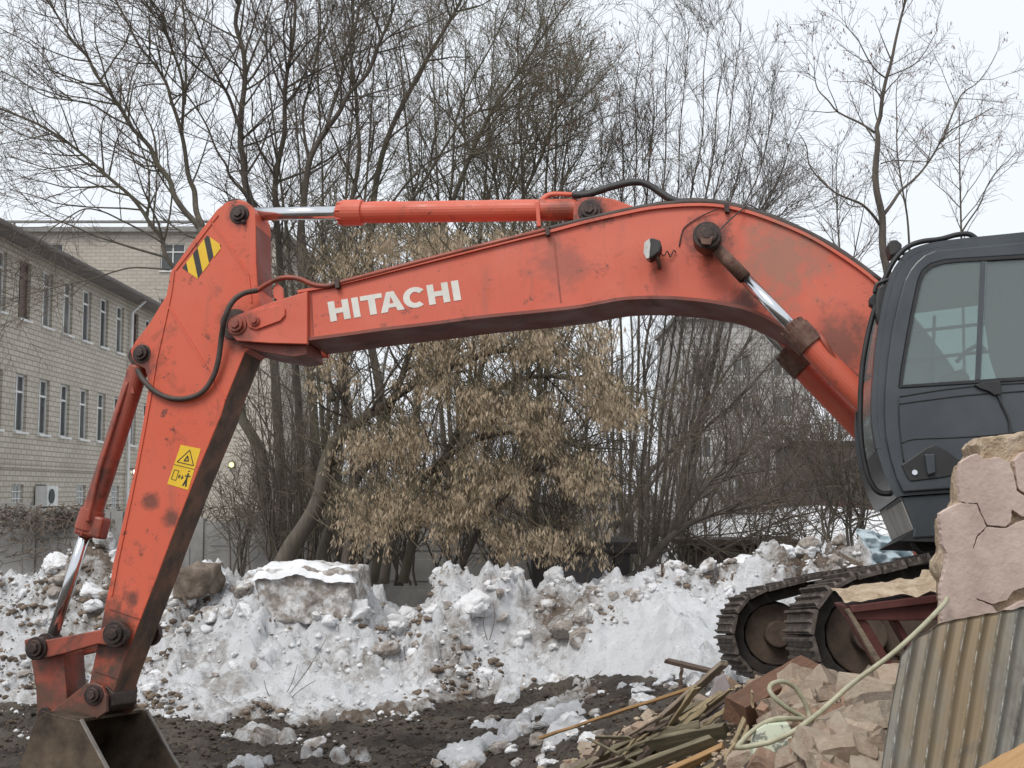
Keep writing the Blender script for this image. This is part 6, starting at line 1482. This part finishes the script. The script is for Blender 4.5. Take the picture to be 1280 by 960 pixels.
for pxx, pyy, Yq, k, s_ in ((1090, 865, 5.75, 6, 1.1), (1060, 880, 5.7, 4, 1.1), (1105, 885, 5.55, 6, 1.05), (1030, 905, 5.6, 0, 1.0), (1075, 905, 5.5, 4, 1.0), (1092, 930, 5.3, 6, 1.1), (1050, 935, 5.3, 0, 1.1), (1010, 930, 5.4, 4, .9), (1020, 955, 5.2, 1, 1.0), (1075, 950, 5.2, 4, 1.1), (935, 950, 5.5, 3, 1.2), (955, 958, 5.4, 3, 1.0), (1000, 895, 5.7, 4, .9), (1120, 850, 5.8, 1, 1.1)):
    if any(math.hypot(pxx - h_[0], pyy - h_[1]) < 24 for h_ in hpx): Yq += .3; pyy += 4
    p = P(pxx, pyy, Yq); chunk(p.x, p.y, p.z, k, s_ * 1.05, (Rr.gauss(0, .5), Rr.gauss(0, .5), Rr.uniform(0, 6.28)))
# a scatter on the slope towards the mud and by the far track
for k in range(46):
    cx_, cy_ = Rr.uniform(.2, 1.6), Rr.uniform(6.3, 9.4); chunk(cx_, cy_, gz(cx_, cy_) + .02, Rr.choice([1, 2, 3, 5, 8]), Rr.uniform(.6, 1.0), (Rr.gauss(0, .4), Rr.gauss(0, .4), Rr.uniform(0, 6.28)), 'small brick fragment on the slope below the tracks', 'brick fragments on the slope')
nb_ = 5200; x = nrng.uniform(.1, 2.6, nb_); y = nrng.uniform(4.3, 9.0, nb_)
o = scatter_stuff('rubble_grit', 'rubble_grit' if 'rubble_grit' in M else 'core', np.stack([x, y, ground_h(x, y) + .006], 1), (.006, .032), 12); o['label'] = 'fine crumbled mortar and grit over the rubble heap'
# --- crumpled pale blue plastic behind the track
nx, ny = 70, 46; Xu, Yu = np.meshgrid(np.linspace(0, 1, nx), np.linspace(0, 1, ny))
pxg = 1076 + 125 * Xu + 8 * np.sin(Yu * 5); pyg = 720 - (62 - 38 * Xu) * Yu * (1 - .25 * (Xu - .3) ** 2)
W_ = np.array([[tuple(P(pxg[j, i], pyg[j, i], 10.6 + .5 * Yu[j, i])) for i in range(nx)] for j in range(ny)])
cr1, _v = worley(Xu * 5 + .5 * Yu, Yu * 4, 5); cr2, _v = worley(Xu * 12, Yu * 9, 6)
W_[:, :, 1] += -.22 * cr1 - .08 * cr2; W_[:, :, 2] += .06 * (cr1 - .4)
loc_ = Vector((W_[..., 0].mean(), W_[..., 1].mean(), W_[..., 2].min()))
me, _ = grid_mesh('plastic_sheet', W_[..., 0] - loc_.x, W_[..., 1] - loc_.y, W_[..., 2] - loc_.z)
o = link_mesh('plastic_sheet', me, 'tarp', None, loc_); tag(o, 'crumpled pale blue plastic sheet lying behind the near track', 'plastic sheet')
md_ = o.modifiers.new('thick', 'SOLIDIFY'); md_.thickness = .004
# --- dry weed stalks and a stake in the snow
Rw = random.Random(8)
for i, (px0, py0, Yw, tops, lbl) in enumerate(((348, 888, 13.2, [(408, 798), (372, 830), (395, 850), (330, 850)], 'dry branched weed stalk standing in the flat snow'), (708, 885, 12.3, [(676, 848), (704, 855), (690, 862)], 'dry twigs poking from the dark mud edge'), (740, 880, 12.0, [(730, 845), (752, 838), (764, 862)], 'dry twigs beside the pale lath'), (612, 800, 14.6, [(616, 752), (606, 765)], 'single dry stalk on the snow bank slope'))):
    st_ = thing('weed_stalk', lbl, 'weed', P(px0, py0, Yw))
    for t in tops:
        a = P(px0 + Rw.uniform(-4, 4), py0, Yw); b = P(t[0], t[1], Yw + Rw.uniform(-.1, .1)); m_ = (a + b) / 2 + Vector((Rw.gauss(0, .04), 0, .02))
        MB().tube(spline([a, m_, b], 4), [.006 - .0004 * k for k in range(9)], 5).done('stem', 'twig', st_)
board(829, 748, 15.3, 828, 706, 15.3, .06, .03, 'wood_dark', 'short dark stake standing in the top of the snow bank', 'stake', 'stake')
board(219, 722, 14.4, 234, 757, 14.2, .035, .03, 'wood_dark', 'dark stick slanting out of the snow by the earth block', 'stick', 'stick')
